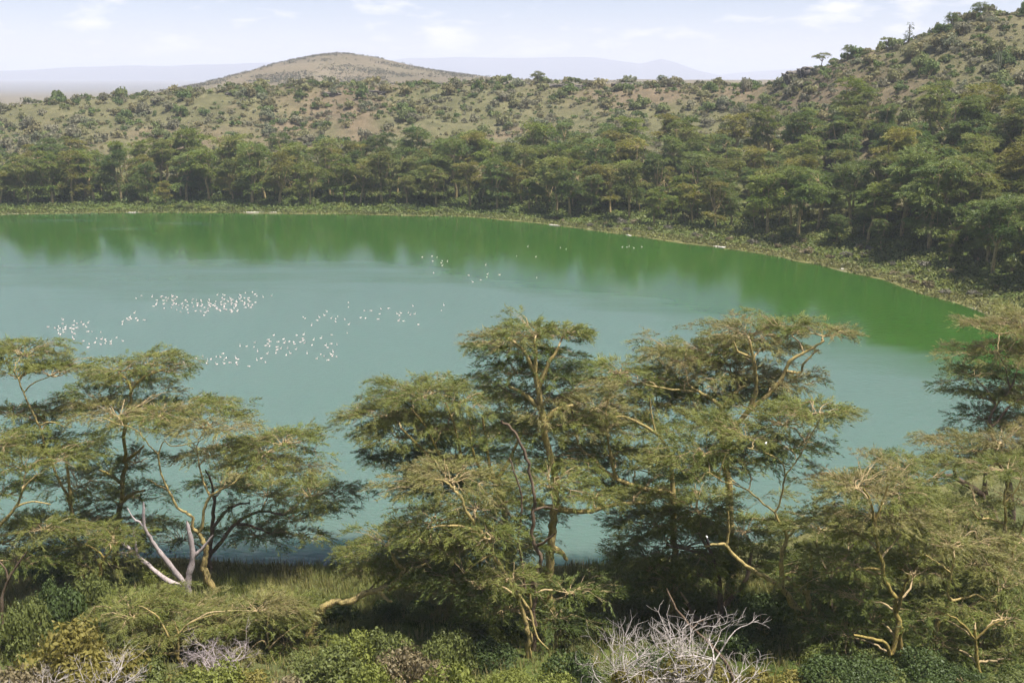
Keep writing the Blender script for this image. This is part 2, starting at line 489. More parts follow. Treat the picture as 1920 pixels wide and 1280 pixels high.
gc = gc * (1 - plainw) + np.array([0.165, 0.17, 0.195]) * plainw  # pale blue of distance haze put into the colour of the plain
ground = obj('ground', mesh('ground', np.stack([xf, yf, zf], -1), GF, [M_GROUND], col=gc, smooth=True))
tag(ground, 'green lakeside ground rising to a dry tan crater rim', kind='structure')

# from here on heights and shore distances are read off the built ground itself
Z_GRID = zf.reshape(ny, nx)
D_GRID = np.where(inside_poly(xf, yf, SHORE), -d_s, d_s).reshape(ny, nx)
def grid_read(G, x, y):
    x, y = np.atleast_1d(np.asarray(x, float)), np.atleast_1d(np.asarray(y, float))
    i = np.clip(np.searchsorted(gx, x) - 1, 0, nx - 2); j = np.clip(np.searchsorted(gy, y) - 1, 0, ny - 2)
    fx = (x - gx[i]) / (gx[i + 1] - gx[i]); fy = (y - gy[j]) / (gy[j + 1] - gy[j])
    return (G[j, i] * (1 - fx) + G[j, i + 1] * fx) * (1 - fy) + (G[j + 1, i] * (1 - fx) + G[j + 1, i + 1] * fx) * fy
def ground_z(x, y): return grid_read(Z_GRID, x, y)
def shore_dist(x, y): return np.abs(grid_read(D_GRID, x, y))
def in_lake(x, y): return grid_read(D_GRID, x, y) < 0

# lake surface: the shoreline polygon pushed a little under the banks
cen = SHORE.mean(0)
LK = SHORE + (SHORE - cen) / np.linalg.norm(SHORE - cen, axis=1)[:, None] * 1.5
lake_me = bpy.data.meshes.new('lake')
lake_me.from_pydata([(float(a), float(b), 0.0) for a, b in LK], [], [list(range(len(LK)))])
lake_me.materials.append(M_WATER)
lake = obj('lake', lake_me)
tag(lake, 'calm green crater lake reflecting the wooded far shore', kind='structure')
import bmesh
bm = bmesh.new(); bm.from_mesh(lake_me); bmesh.ops.triangulate(bm, faces=bm.faces[:]); bm.normal_update()
if sum(f.normal.z for f in bm.faces) < 0:
    bmesh.ops.reverse_faces(bm, faces=bm.faces)
bm.to_mesh(lake_me); bm.free()

# far mountains across the rift
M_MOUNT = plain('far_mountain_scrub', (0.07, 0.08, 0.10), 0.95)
def mountain(name, sky_px, Yd, depth, label):
    P = [atY(a, b, Yd) for a, b in sky_px]
    P = np.array(P)
    n = len(P)
    t = np.linspace(0, n - 1, n * 6)
    px_ = np.interp(t, np.arange(n), P[:, 0]); pz_ = np.interp(t, np.arange(n), P[:, 2])
    pz_ = pz_ + vnoise(px_, px_ * 0, 900, 4) * 25 + vnoise(px_, px_ * 0, 300, 6) * 10
    V = []
    rows = [(-depth, 0.0), (-depth * 0.62, 0.16), (-depth * 0.34, 0.5), (-depth * 0.14, 0.82), (0, 1.0), (depth * .5, 0.9), (depth, 0.0)]
    base = -61.0
    for k, (dy, h) in enumerate(rows):
        jig = vnoise(px_, px_ * 0 + k * 50, 700, 7) * depth * 0.12 if 0 < k < 4 else 0
        V.append(np.stack([px_, Yd + dy + jig + 0 * px_, base + (pz_ - base) * h], -1))
    m = len(px_)
    V = np.concatenate(V)
    i = (np.arange(len(rows) - 1)[:, None] * m + np.arange(m - 1)[None]).ravel()
    F = np.stack([i, i + 1, i + m + 1, i + m], -1)
    o = obj(name, mesh(name, V, F, [M_MOUNT], smooth=True))
    tag(o, label, kind='structure')
mountain('mountain', [(-500, 140), (-200, 136), (0, 132), (140, 128), (320, 124), (480, 119), (620, 118), (760, 122), (900, 140), (960, 152)], 9500, 2300, 'long hazy blue escarpment on the horizon beyond the rim')
mountain('mountain', [(640, 150), (720, 116), (765, 109), (860, 108), (1000, 110), (1120, 110), (1165, 117), (1200, 122), (1240, 112), (1270, 120), (1310, 134), (1350, 143)], 10500, 2300, 'hazy blue flat topped mountain with a small peak at one end')
mountain('mountain', [(1340, 148), (1400, 138), (1450, 132), (1500, 128), (1600, 125), (1800, 128), (2100, 140), (2400, 150)], 11500, 2300, 'faint blue ridge on the horizon beside the steep hill')

# ------------------------------------------------------------------ foliage kits
def spray_template(k, spread, L=(0.22, 0.42), w=0.023, seed=0):
    """a feathery twig one metre long: k narrow leaflets on both sides"""
    g = np.random.default_rng(seed)
    t = np.sort(g.uniform(0.0, 1.0, k))
    side = np.where(np.arange(k) % 2 == 0, 1.0, -1.0)
    base = np.stack([t, side * 0.02 + g.normal(0, .05, k), 0.06 * np.sin(t * 3) - 0.10 * t ** 2 + g.normal(0, .045, k)], -1)
    a = side * np.radians(g.uniform(8, spread, k))
    el = g.normal(-0.02, 0.33, k)
    d = np.stack([np.cos(a) * np.cos(el), np.sin(a) * np.cos(el), np.sin(el)], -1)
    ln = g.uniform(L[0], L[1], k) * (1.1 - 0.35 * t)
    roll = g.normal(0, 0.7, k)
    s0 = np.stack([-np.sin(a), np.cos(a), 0 * a], -1)
    up = np.cross(d, s0)
    s = s0 * np.cos(roll)[:, None] + up * np.sin(roll)[:, None]
    W = w * g.uniform(.7, 1.3, k)[:, None]
    A = base + s * W; B = base - s * W; C = base + d * ln[:, None]
    return np.stack([A, B, C], 1)                       # k,3,3

SPRAYS = [spray_template(22, 44, w=0.025, seed=s) for s in range(5)]
SPRAYS_C = [spray_template(10, 55, L=(0.35, 0.65), w=0.065, seed=20 + s) for s in range(5)]      # coarse, for trees far off

def place_sprays(P, head, pitch, roll, size, kit, colr):
    n = len(P)
    ch, sh, cp, sp = np.cos(head), np.sin(head), np.cos(pitch), np.sin(pitch)
    ax = np.stack([ch * cp, sh * cp, sp], -1)
    ay = np.stack([-sh, ch, 0 * ch], -1)
    az = np.cross(ax, ay)
    cr, sr = np.cos(roll)[:, None], np.sin(roll)[:, None]
    ay, az = ay * cr + az * sr, az * cr - ay * sr
    M = np.stack([ax, ay, az], 1) * size[:, None, None]       # rows are axes
    Vs, Cs = [], []
    pick = rng.integers(0, len(kit), n)
    for k in range(len(kit)):
        q = pick == k
        if not q.any(): continue
        T = kit[k].reshape(-1, 3)
        V = np.einsum('vi,nij->nvj', T, M[q]) + P[q][:, None]
        Vs.append(V.reshape(-1, 3))
        Cs.append(np.repeat(colr[q], len(T), 0))
    V, C = np.concatenate(Vs), np.concatenate(Cs)
    return V, C

def pad_points(n, rx, ry, rz, seed):
    """points through a flat, ragged-edged, slightly domed layer"""
    g = np.random.default_rng(seed)
    th = g.uniform(0, 2 * math.pi, n)
    rr = np.sqrt(g.uniform(0.0, 1, n))
    lob = 1 + 0.26 * np.sin(th * 2 + seed * 1.3) * np.sin(th + seed) + 0.20 * np.sin(th * 3 + seed) + 0.17 * np.sin(th * 5 + seed * 2.3) + 0.13 * np.sin(th * 9 + seed * 1.7)
    r = rr * lob
    x, y = r * np.cos(th) * rx, r * np.sin(th) * ry
    # small flat shelves at uneven heights inside the layer
    cell = vnoise(x, y, 1.5, seed % 13) * 1.5
    dome = 1 - 1.15 * rr ** 2.2
    z = rz * (0.62 * dome + 0.75 * cell + g.normal(0, 0.20, n)) - rz * 0.25 * (g.uniform(0, 1, n) < 0.3) * g.uniform(0, 2.2, n)
    keep = (vnoise(x, y, 0.9, seed % 7 + 3) + 0.45 * vnoise(x, y, 2.0, seed % 5 + 1)) > -0.17
    z = z + x * g.normal(0, .13) + y * g.normal(0, .10)
    return np.stack([x, y, z], -1)[keep], th[keep], rr[keep]

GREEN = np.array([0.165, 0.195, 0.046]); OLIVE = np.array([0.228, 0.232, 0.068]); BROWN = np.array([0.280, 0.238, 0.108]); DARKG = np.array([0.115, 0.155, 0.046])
TONES = {'g': (GREEN, OLIVE), 'o': (OLIVE, GREEN), 'b': (BROWN, OLIVE), 'd': (DARKG, GREEN)}  # dark green also paints shade into lower and inner crown layers

def crown_pad(tw, Vs, Cs, root, c, rx, ry, rz, tone, dens, kit, size, seed, nb, twr):
    """one foliage layer: curved boughs from the root, twigs, sprays"""
    g = np.random.default_rng(seed)
    n = int(max(12, dens * math.pi * rx * ry))
    P, th, rr = pad_points(n, rx, ry, rz, seed)
    if len(P) < 4:
        return
    # boughs
    bp = []
    for k in range(nb):
        a = 2 * math.pi * (k + g.uniform(-.3, .3)) / nb
        q = math.sqrt(g.uniform(0.15, 0.85))
        e = c + np.array([math.cos(a) * rx * q, math.sin(a) * ry * q, rz * (0.25 - 0.5 * q * q)])
        mid = root * 0.45 + e * 0.55 + np.array([0, 0, 0.10 * np.linalg.norm(e - root)]) + g.normal(0, 0.12, 3) * min(1, rx * .4)
        q1 = root * 0.8 + e * 0.2 + g.normal(0, 0.06, 3)
        path = smooth_path([root, q1, mid, e], 2, wob=0.04 * min(1, rx * .4))
        ln = np.linalg.norm(e - root)
        tw.add(path, np.linspace(twr * (0.8 + 0.06 * ln), twr * 0.3, len(path)), 4)
        bp.append(path)
    bp = np.concatenate(bp)
    W = P + c
    # twigs to a share of the sprays
    kq = g.uniform(0, 1, len(W)) < (0.32 if kit is SPRAYS else 0.12)
    if kq.any():
        Q = W[kq]
        D = ((Q[:, None, :] - bp[None]) ** 2).sum(-1)
        nn = bp[D.argmin(1)]
        ok = np.linalg.norm(Q - nn, axis=1) < max(2.2, rx * .6)
        tw.batch(nn[ok], Q[ok], twr * 0.30, twr * 0.14)
        # dry leafless tips poking out
        tip = Q[ok] + np.stack([np.cos(th[kq][ok]), np.sin(th[kq][ok]), g.normal(0.1, .3, ok.sum())], -1) * (0.5 * size)
        tw.batch(Q[ok], tip, twr * 0.16, twr * 0.08)
    rel = W - root
    head = np.arctan2(rel[:, 1], rel[:, 0]) + g.normal(0, 0.55, len(W))
    rise = np.arctan2(rel[:, 2], np.hypot(rel[:, 0], rel[:, 1]) + 0.6)
    # the crown leans with the trade wind, sprays droop at the rim
    pitch = g.normal(0.0, 0.22, len(W)) + 0.38 * np.clip(rise, -.5, 1.0) - 0.30 * rr ** 3
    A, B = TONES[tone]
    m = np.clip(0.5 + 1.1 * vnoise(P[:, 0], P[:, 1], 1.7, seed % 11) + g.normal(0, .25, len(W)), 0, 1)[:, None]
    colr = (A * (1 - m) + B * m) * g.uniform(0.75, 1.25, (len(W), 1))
    V, C = place_sprays(W, head, pitch, g.normal(0, .35, len(W)), size * g.uniform(.65, 1.25, len(W)), kit, colr)
    Vs.append(V); Cs.append(C)

def tri_mesh(name, Vs, Cs, mat):
    V, C = np.concatenate(Vs), np.concatenate(Cs)
    return mesh(name, V, np.arange(len(V)).reshape(-1, 3), [mat], col=C)

# ------------------------------------------------------------------ traced foreground trees
seed_ctr = [100]
LANDMARKS = []
SHORT = ['golden forked tree by the grey dead tree', 'dark slim trunk over the water', 'tall slender windswept tree', 'tall double trunk at the left edge', 'broad low tree at the left edge', 'wide feathery tree left of centre', 'tallest straight yellow trunk', 'twisted dark trunk', 'long slanting yellow stem', 'snaking reddish limb', 'big golden fork', 'stout dark trunk', 'wide umbrella tree', 'slanting pale limbs', 'slim greenish trunk', 'crooked tree with level arm', 'pair of thin yellow stems', 'dark leaning trunk', 'tall right edge tree', 'small round topped tree', 'low flat thorn tree', 'tangled thorn tree', 'leafy tree near the right edge stems', 'dark young tree at lower right', 'dark tree behind the golden fork', 'small green tree at left', 'shadowy tree behind the twisted trunk']
def near_name(x, y):
    return min(LANDMARKS, key=lambda q: (q[0] - x) ** 2 + (q[1] - y) ** 2)[2]
def traced_tree(name, label, Yb, base, trunk, limbs, pads, bark, r0, cat='tree', dens=11.3, group=None, spray=0.95):
    """base: photo pixel of the foot; trunk/limbs: pixel polylines (px, py[, depth offset]) ; pads: (px, py, half width, half height, depth, tone)"""
    b = atY(*base, Yb)
    b[2] = gz(b[0], b[1]) - 0.15
    root = empty(name, b)
    tag(root, label, cat, group)
    LANDMARKS.append((b[0], b[1], SHORT[len(LANDMARKS)]))
    def W(p, dy=0.0):
        return atY(p[0], p[1], Yb + (p[2] if len(p) > 2 else dy)) - b
    tp = [np.zeros(3)] + [W(p) for p in trunk]
    tp = smooth_path(tp, 4, wob=0.055)
    L = np.linspace(0, 1, len(tp))
    r0 = r0 * 1.12
    rad = r0 * (1 - 0.52 * L) * (1 + 0.35 * np.exp(-L * 14)) * (1 + 0.08 * rng.normal(0, 1, len(tp)).clip(-1.5, 1.5))
    obj('trunk', Tubes().add(tp, rad, 10).mesh('trunk', bark), root)
    nodes, nr = [tp[len(tp) // 3:]], [rad[len(tp) // 3:]]
    for lm in limbs:
        P = [W(p) for p in lm]
        alln, allr = np.concatenate(nodes), np.concatenate(nr)
        j = np.linalg.norm(alln - P[0], axis=1).argmin()
        P[0] = alln[j]
        P = smooth_path(P, 4, wob=0.02)
        ra = min(allr[j] * 0.92, r0 * 0.8)
        rd = np.linspace(ra, max(0.03, ra * 0.45), len(P)) * (1 + 0.06 * rng.normal(0, 1, len(P)).clip(-1.5, 1.5))
        obj('branch', Tubes().add(P, rd, 8).mesh('branch', bark), root)
        nodes.append(P[2:]); nr.append(rd[2:])
    alln, allr = np.concatenate(nodes), np.concatenate(nr)
    if pads:
        tw, Vs, Cs = Tubes(), [], []
        for p in pads:
            px, py, hw, hh, dy, tone = p
            hw = hw * 1.1
            seed_ctr[0] += 1
            sd = seed_ctr[0]
            g = np.random.default_rng(sd)
            dy = dy + g.uniform(-0.5, 0.5) + 0.8 * hw * 0.04 * 0.78
            c = atY(px, py, Yb + dy) - b
            sc = np.linalg.norm(atY(px + 1, py, Yb + dy) - atY(px, py, Yb + dy))
            rx, ry = hw * sc, max(1.0, hw * sc * 0.78)
            # the layer is seen from above: part of its height on the picture is its depth
            rz = max(0.3, hh * sc - ry * 0.30)
            # nearest limb node that lies below the layer
            dd = np.linalg.norm((alln - c) * np.array([1, 1, 0.8]), axis=1) + 2.5 * np.maximum(alln[:, 2] - c[2], 0)
            j = dd.argmin()
            rt = alln[j]
            if dd[j] > 1.2:
                # a bough carries the layer
                e = c + np.array([0, 0, -0.5 * rz]) + (rt - c) * 0.18
                path = smooth_path([rt, rt * .6 + e * .4 + np.array([0, 0, 0.08 * dd[j]]) + g.normal(0, .12, 3), e], 5, wob=0.03)
                ra = min(0.085, allr[j] * .8)
                tw.add(path, np.linspace(ra, 0.045, len(path)), 6)
                rt = e
            crown_pad(tw, Vs, Cs, rt, c, rx, ry, rz, tone, dens, SPRAYS, spray, sd, int(np.clip(rx * 3.2, 5, 15)), 0.058)
            for q in range(3):      # loose tufts round the layer
                a = g.uniform(-0.25, math.pi + 0.25)
                f = g.uniform(.75, 1.2)
                c2 = c + np.array([math.cos(a) * rx * f, math.sin(a) * ry * f, g.normal(0, .55) - .1])
                r2 = rx * g.uniform(.22, .42)
                rt2 = rt * .45 + c * .55 + (c2 - c) * .35 - np.array([0, 0, .3 * rz])
                tw.add(smooth_path([rt, rt * .4 + rt2 * .6 + g.normal(0, .08, 3), rt2], 3), np.linspace(.045, .035, 7), 5)
                crown_pad(tw, Vs, Cs, rt2, c2, r2, r2 * .9, .28, tone, dens * .8, SPRAYS, spray * .9, sd + 5000 + q * 777, 3, 0.042)
        obj('twigs', tw.mesh('twigs', M_TWIG), root)
        obj('crown', tri_mesh('crown', Vs, Cs, M_LEAF), root)
    return root

T = traced_tree
# A - golden leaning tree beside the grey dead tree
T('fever_tree', 'golden barked acacia with forked leaning trunk beside the grey dead tree', 69, (410, 1122),
  [(400, 1104), (389, 1077), (382, 1061), (387, 1045), (386, 1025), (377, 1005), (372, 997)],
  [[(372, 997), (361, 989), (362, 972), (353, 963), (333, 951), (322, 930), (310, 907), (300, 881), (297, 851)],
   [(297, 851), (284, 838), (264, 815), (245, 800), (218, 794), (195, 784), (169, 784)],
   [(297, 851), (307, 827), (323, 836, -.3), (363, 830, -.6), (382, 822, -1)],
   [(372, 997), (379, 989), (382, 956), (394, 930), (405, 923), (415, 917), (435, 907), (455, 892), (474, 877)],
   [(394, 930), (382, 904, .4), (374, 871, .8), (369, 841, 1)],
   [(313, 923), (295, 908, .5), (274, 897, 1)], [(264, 815), (262, 795, .6), (275, 780, 1)]],
  [(215, 772, 95, 24, 0, 'b'), (310, 772, 105, 30, .8, 'o'), (390, 790, 80, 26, -.6, 'b'), (400, 848, 72, 28, .6, 'b'), (500, 840, 88, 30, 0, 'o'), (540, 818, 50, 20, .8, 'o'), (480, 872, 75, 26, -.8, 'b')],
  M_YBARK, 0.27)
# B - dark-trunked tree behind it, reaching over the water
T('fever_tree', 'acacia with dark slim trunk reaching out over the water behind the golden tree', 73.5, (391, 1072),
  [(392, 1050), (396, 1010), (400, 970), (403, 930)],
  [[(394, 1045), (415, 1015), (441, 982), (474, 963), (497, 958), (530, 965, -.4)], [(398, 985), (430, 952), (468, 942)], [(441, 982), (470, 985), (510, 1000)], [(403, 940), (395, 900), (385, 880)]],
  [(505, 920, 88, 26, 0, 'g'), (590, 920, 70, 20, .5, 'o'), (560, 965, 62, 24, -.5, 'g'), (480, 1003, 62, 18, -.8, 'd'), (570, 1000, 40, 18, 0, 'o'), (420, 905, 58, 24, .8, 'd'), (330, 1002, 60, 16, 0.5, 'd')],
  M_DBARK, 0.22)
# C - tall slender tree behind, crown against the water
T('fever_tree', 'tall slender acacia with a small windswept top against the water', 74, (214, 1066),
  [(216, 1020), (220, 976), (228, 940), (228, 905), (236, 863), (234, 804), (243, 760), (246, 733)],
  [[(246, 733), (238, 712), (222, 700)], [(246, 733), (262, 712), (285, 700), (315, 690)], [(236, 863), (255, 850), (270, 835)], [(228, 905), (205, 890), (185, 880)], [(228, 940), (250, 925), (272, 918)]],
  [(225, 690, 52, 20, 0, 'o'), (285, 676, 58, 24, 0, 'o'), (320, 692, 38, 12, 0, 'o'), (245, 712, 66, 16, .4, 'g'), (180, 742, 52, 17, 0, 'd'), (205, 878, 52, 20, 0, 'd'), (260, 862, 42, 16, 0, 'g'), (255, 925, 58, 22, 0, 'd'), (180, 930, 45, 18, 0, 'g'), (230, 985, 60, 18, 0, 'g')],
  M_GBARK, 0.2)
# D - far left, tall
T('fever_tree', 'tall acacia whose double trunk rises at the left edge, top level with the flamingos', 70, (152, 1085),
  [(146, 1040), (138, 1000), (134, 960), (128, 930)],
  [[(128, 930), (113, 905), (98, 869), (86, 840), (73, 798), (59, 768), (44, 736), (34, 710), (26, 694)], [(131, 945), (130, 905), (124, 863), (118, 835)], [(44, 736), (58, 722), (75, 712), (95, 705)], [(73, 798), (95, 790), (120, 800)], [(34, 710), (15, 700), (-10, 690)]],
  [(10, 668, 62, 26, 0, 'o'), (45, 655, 52, 18, .5, 'g'), (105, 690, 50, 20, 0, 'g'), (55, 695, 45, 15, -.6, 'o'), (20, 770, 70, 22, 0, 'g'), (95, 785, 60, 20, .5, 'd'), (60, 830, 80, 22, -.5, 'o'), (135, 845, 52, 18, 0, 'o'), (150, 905, 55, 18, 0, 'g'), (120, 975, 72, 26, -.6, 'g')],
  M_YBARK, 0.24)
# E - low near tree at the left edge
T('fever_tree', 'broad low acacia cut off by the left picture edge below the tall double trunk', 64, (-60, 1150),
  [(-45, 1080), (-30, 1030), (-12, 1000)],
  [[(-12, 1000), (5, 978), (30, 950), (45, 915), (68, 890)], [(-12, 1000), (-20, 940), (-10, 880)], [(30, 950), (60, 940), (95, 945)]],
  [(50, 865, 105, 28, 0, 'o'), (-20, 830, 70, 28, 0, 'g'), (10, 920, 70, 24, -.6, 'd'), (100, 985, 66, 26, 0, 'g'), (10, 1005, 88, 34, 0, 'g'), (45, 1045, 60, 24, -.6, 'd')],
  M_YBARK, 0.26)
# H - big dome left of the centre
T('fever_tree', 'wide feathery acacia with fanning branches overhanging the lake left of centre', 72, (962, 1095),
  [(958, 1040), (948, 980), (942, 935), (930, 905)],
  [[(930, 905), (905, 890), (870, 885), (834, 876), (800, 850), (775, 825), (752, 803)], [(834, 876), (815, 835), (795, 795), (770, 765)], [(870, 885), (862, 840), (850, 790), (835, 755)],
   [(930, 905), (918, 872), (912, 830), (905, 780)], [(930, 905), (950, 870), (970, 830), (985, 800)], [(834, 876), (790, 880), (755, 890)], [(905, 890), (888, 850), (880, 800)]],
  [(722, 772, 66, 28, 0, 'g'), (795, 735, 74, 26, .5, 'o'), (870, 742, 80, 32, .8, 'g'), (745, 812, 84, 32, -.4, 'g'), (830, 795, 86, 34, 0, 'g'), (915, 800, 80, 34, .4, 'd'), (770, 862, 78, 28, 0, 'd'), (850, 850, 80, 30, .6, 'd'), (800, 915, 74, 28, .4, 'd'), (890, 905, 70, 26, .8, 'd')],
  M_GBARK, 0.34, dens=16)
# I - tallest, centre
T('fever_tree', 'tallest acacia of the centre, straight yellow trunk with small dark crown highest over the lake', 62, (1028, 1190),
  [(1030, 1140), (1028, 1090), (1034, 1024), (1039, 975), (1044, 926), (1036, 870), (1020, 800), (1012, 750), (1003, 700)],
  [[(1003, 700), (990, 672), (975, 650), (950, 632)], [(1003, 700), (1005, 665), (1000, 630)], [(1008, 720), (1030, 680), (1048, 650)], [(1015, 775), (985, 740), (955, 725)], [(1020, 800), (1040, 770), (1075, 760)],
   [(1042, 955), (1075, 958), (1108, 957), (1157, 945), (1216, 942)], [(1042, 955), (1020, 948), (1005, 935)], [(1034, 1024), (1052, 1035), (1064, 1050)]],
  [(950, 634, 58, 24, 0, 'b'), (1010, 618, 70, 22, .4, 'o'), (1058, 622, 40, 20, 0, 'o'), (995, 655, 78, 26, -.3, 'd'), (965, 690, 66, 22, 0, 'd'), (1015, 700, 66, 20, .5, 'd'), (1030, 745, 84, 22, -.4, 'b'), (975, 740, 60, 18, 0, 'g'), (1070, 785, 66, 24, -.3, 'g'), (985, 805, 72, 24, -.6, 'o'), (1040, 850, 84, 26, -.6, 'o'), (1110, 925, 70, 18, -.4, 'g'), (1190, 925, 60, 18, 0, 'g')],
  M_YBARK, 0.33)
# J - dark twisted stems
T('fever_tree', 'twisted dark trunk with two bare broken tops in front of the central trees', 57.5, (1000, 1232),
  [(1000, 1172), (1003, 1109), (1006, 1080), (1014, 1053), (1006, 1027), (998, 1004), (1000, 958), (1000, 919), (990, 870), (972, 820), (955, 800), (940, 788)],
  [[(1000, 1150), (990, 1115), (983, 1090), (977, 1044), (972, 1010), (977, 975), (978, 932), (967, 893), (955, 858)], [(1000, 960), (1020, 950, .3), (1045, 955, .8)], [(1006, 1027), (1022, 1015, -.4), (1040, 1000, -.8)]],
  [(1080, 1105, 66, 26, 0, 'd'), (1050, 1160, 60, 24, -.4, 'd'), (930, 1000, 70, 22, 0, 'g'), (1030, 900, 70, 20, .4, 'o')],
  M_DBARK, 0.14)
# J2 - long slanting yellow stem
T('fever_tree', 'long slanting yellow stem with flat layered crown left of the twisted dark trunk', 56.5, (992, 1240),
  [(990, 1190), (987, 1165), (973, 1122), (960, 1096), (950, 1076), (924, 1037), (911, 1011), (891, 981), (875, 958), (865, 935), (852, 919), (842, 907)],
  [[(987, 1165), (993, 1140), (994, 1112)], [(987, 1175), (1008, 1195, -.4), (1028, 1216, -.6)], [(911, 1011), (880, 990), (840, 985), (800, 990)], [(924, 1037), (900, 1050), (870, 1075)], [(842, 907), (830, 900), (815, 898)]],
  [(845, 893, 88, 20, 0, 'b'), (895, 942, 84, 22, .5, 'o'), (820, 968, 84, 24, 0, 'g'), (795, 1000, 54, 20, .6, 'o'), (860, 1020, 70, 24, .5, 'g'), (890, 1090, 84, 28, 0, 'd'), (945, 1130, 60, 26, .4, 'd'), (820, 1075, 62, 22, .5, 'd'), (925, 1005, 50, 18, -3.2, 'g'), (960, 1085, 46, 18, -3, 'g')],
  M_YBARK, 0.145)
# K - leaning low limb
T('fever_tree', 'low acacia leaning right on a thick reddish snaking limb above the green bushes', 59, (574, 1192),
  [(590, 1165), (604, 1142), (624, 1129), (650, 1130), (680, 1113), (708, 1105), (735, 1098), (751, 1082), (756, 1068), (744, 1056)],
  [[(708, 1105), (728, 1092, .4), (740, 1075, .8), (735, 1062, 1)], [(744, 1056), (735, 1040), (722, 1022)], [(751, 1082), (775, 1068), (800, 1055)], [(708, 1105), (722, 1120, -.4), (735, 1128, -.6)]],
  [(702, 1046, 56, 24, 0, 'o'), (745, 1020, 84, 26, .4, 'o'), (800, 1042, 70, 26, 0, 'g'), (728, 1066, 56, 18, 1.2, 'b')],
  M_YBARK, 0.24)
# L - big golden fork right of centre
T('fever_tree', 'big golden acacia with bare forked trunk, right of centre, a bird at its broken limb', 57, (1513, 1240),
  [(1509, 1198), (1520, 1163), (1499, 1146), (1468, 1105)],
  [[(1468, 1105), (1466, 1074), (1466, 1039), (1475, 1005), (1461, 977), (1453, 960)],
   [(1453, 960), (1461, 946), (1468, 915), (1473, 891), (1492, 867), (1506, 842), (1529, 800), (1545, 773)],
   [(1468, 1105), (1441, 1084), (1403, 1063), (1379, 1043), (1361, 1022), (1348, 1019), (1322, 1024)], [(1361, 1022), (1367, 995), (1365, 957)],
   [(1453, 960), (1427, 940), (1403, 919), (1375, 907), (1351, 900), (1351, 881), (1361, 850)],
   [(1473, 891), (1467, 869), (1450, 855), (1434, 849), (1401, 839)], [(1516, 1150), (1516, 1142), (1514, 1115), (1502, 1105), (1475, 1081)], [(1514, 1115), (1520, 1074), (1523, 1032)],
   [(1475, 1005), (1485, 1000), (1492, 985)], [(1351, 895), (1325, 885), (1312, 905)]],
  [(1530, 768, 70, 22, 0, 'g'), (1460, 785, 78, 26, .5, 'g'), (1400, 812, 84, 26, .4, 'g'), (1320, 838, 88, 26, 0, 'o'), (1270, 868, 60, 20, 0, 'g'), (1395, 855, 78, 28, .8, 'd'), (1480, 835, 66, 24, .8, 'd'), (1330, 880, 70, 22, .8, 'd')],
  M_YBARK, 0.34)
# M - dark stout tree with drooping green skirts
T('fever_tree', 'dense dark green acacia with stout dark trunk behind the bleached dead shrub', 61.5, (1345, 1228),
  [(1347, 1180), (1351, 1140)],
  [[(1351, 1140), (1348, 1085), (1335, 1040), (1310, 1000)], [(1351, 1140), (1386, 1105), (1402, 1075), (1410, 1030)], [(1335, 1040), (1290, 1030), (1250, 1020)], [(1325, 1200), (1305, 1160, -.4), (1290, 1130, -.6)]],
  [(1310, 945, 96, 30, 0, 'g'), (1235, 975, 78, 28, .4, 'g'), (1270, 1015, 90, 34, -.6, 'g'), (1215, 1050, 56, 30, 0, 'g'), (1300, 1070, 76, 30, -.5, 'd'), (1390, 985, 80, 28, .6, 'g'), (1420, 1050, 66, 26, .8, 'd'), (1245, 1100, 50, 22, 0, 'd')],
  M_DBARK, 0.36, dens=17)
# N - wide umbrella crown, right of centre
T('fever_tree', 'wide umbrella acacia of many flat tan layers, highest crown right of centre', 67, (1372, 1090),
  [(1370, 1010), (1366, 930), (1362, 860), (1350, 800), (1355, 767)],
  [[(1355, 767), (1342, 754), (1309, 734), (1290, 722)], [(1355, 767), (1368, 747), (1388, 728), (1404, 721)], [(1362, 850), (1375, 803), (1401, 773), (1417, 734), (1417, 705), (1412, 670), (1405, 640)],
   [(1401, 773), (1440, 740), (1463, 714), (1480, 678), (1500, 665), (1529, 649), (1545, 639)], [(1480, 700), (1500, 698), (1509, 678), (1535, 655)], [(1309, 734), (1260, 730), (1215, 722)], [(1412, 670), (1385, 660), (1375, 640)], [(1350, 800), (1310, 790), (1270, 770)]],
  [(1545, 622, 52, 24, 0, 'b'), (1475, 612, 60, 18, 0, 'o'), (1400, 618, 74, 18, .5, 'b'), (1430, 650, 78, 22, -.3, 'b'), (1345, 655, 66, 20, .6, 'o'), (1280, 668, 70, 20, 0, 'b'), (1370, 690, 96, 26, -.5, 'b'), (1270, 705, 92, 24, -.3, 'o'), (1460, 715, 70, 24, .4, 'b'), (1150, 690, 46, 12, 0, 'o'), (1185, 715, 74, 20, -.3, 'o'), (1320, 735, 96, 24, .4, 'g'), (1230, 752, 80, 22, -.5, 'b'), (1430, 760, 66, 24, 1, 'd')],
  M_YBARK, 0.32)
# O - between centre and the umbrella tree
T('fever_tree', 'acacia with slanting pale limbs filling the gap between tallest tree and umbrella crown', 64, (1262, 1120),
  [(1264, 1050), (1262, 980), (1262, 910), (1258, 850)],
  [[(1258, 850), (1230, 812), (1191, 790), (1165, 780), (1140, 790)], [(1262, 925), (1205, 915), (1158, 898), (1126, 875), (1093, 845), (1062, 846)], [(1158, 898), (1149, 875), (1140, 820), (1135, 785), (1142, 740)], [(1093, 845), (1082, 823), (1072, 770), (1070, 737)], [(1230, 812), (1222, 780), (1218, 745)]],
  [(1110, 760, 66, 22, 0, 'b'), (1150, 790, 76, 22, .4, 'o'), (1090, 800, 58, 20, -.3, 'b'), (1215, 800, 74, 24, 0, 'g'), (1140, 845, 80, 24, .4, 'g'), (1190, 868, 76, 22, .5, 'd'), (1075, 880, 66, 18, 0, 'g'), (1235, 905, 60, 20, .5, 'd')],
  M_YBARK, 0.26)
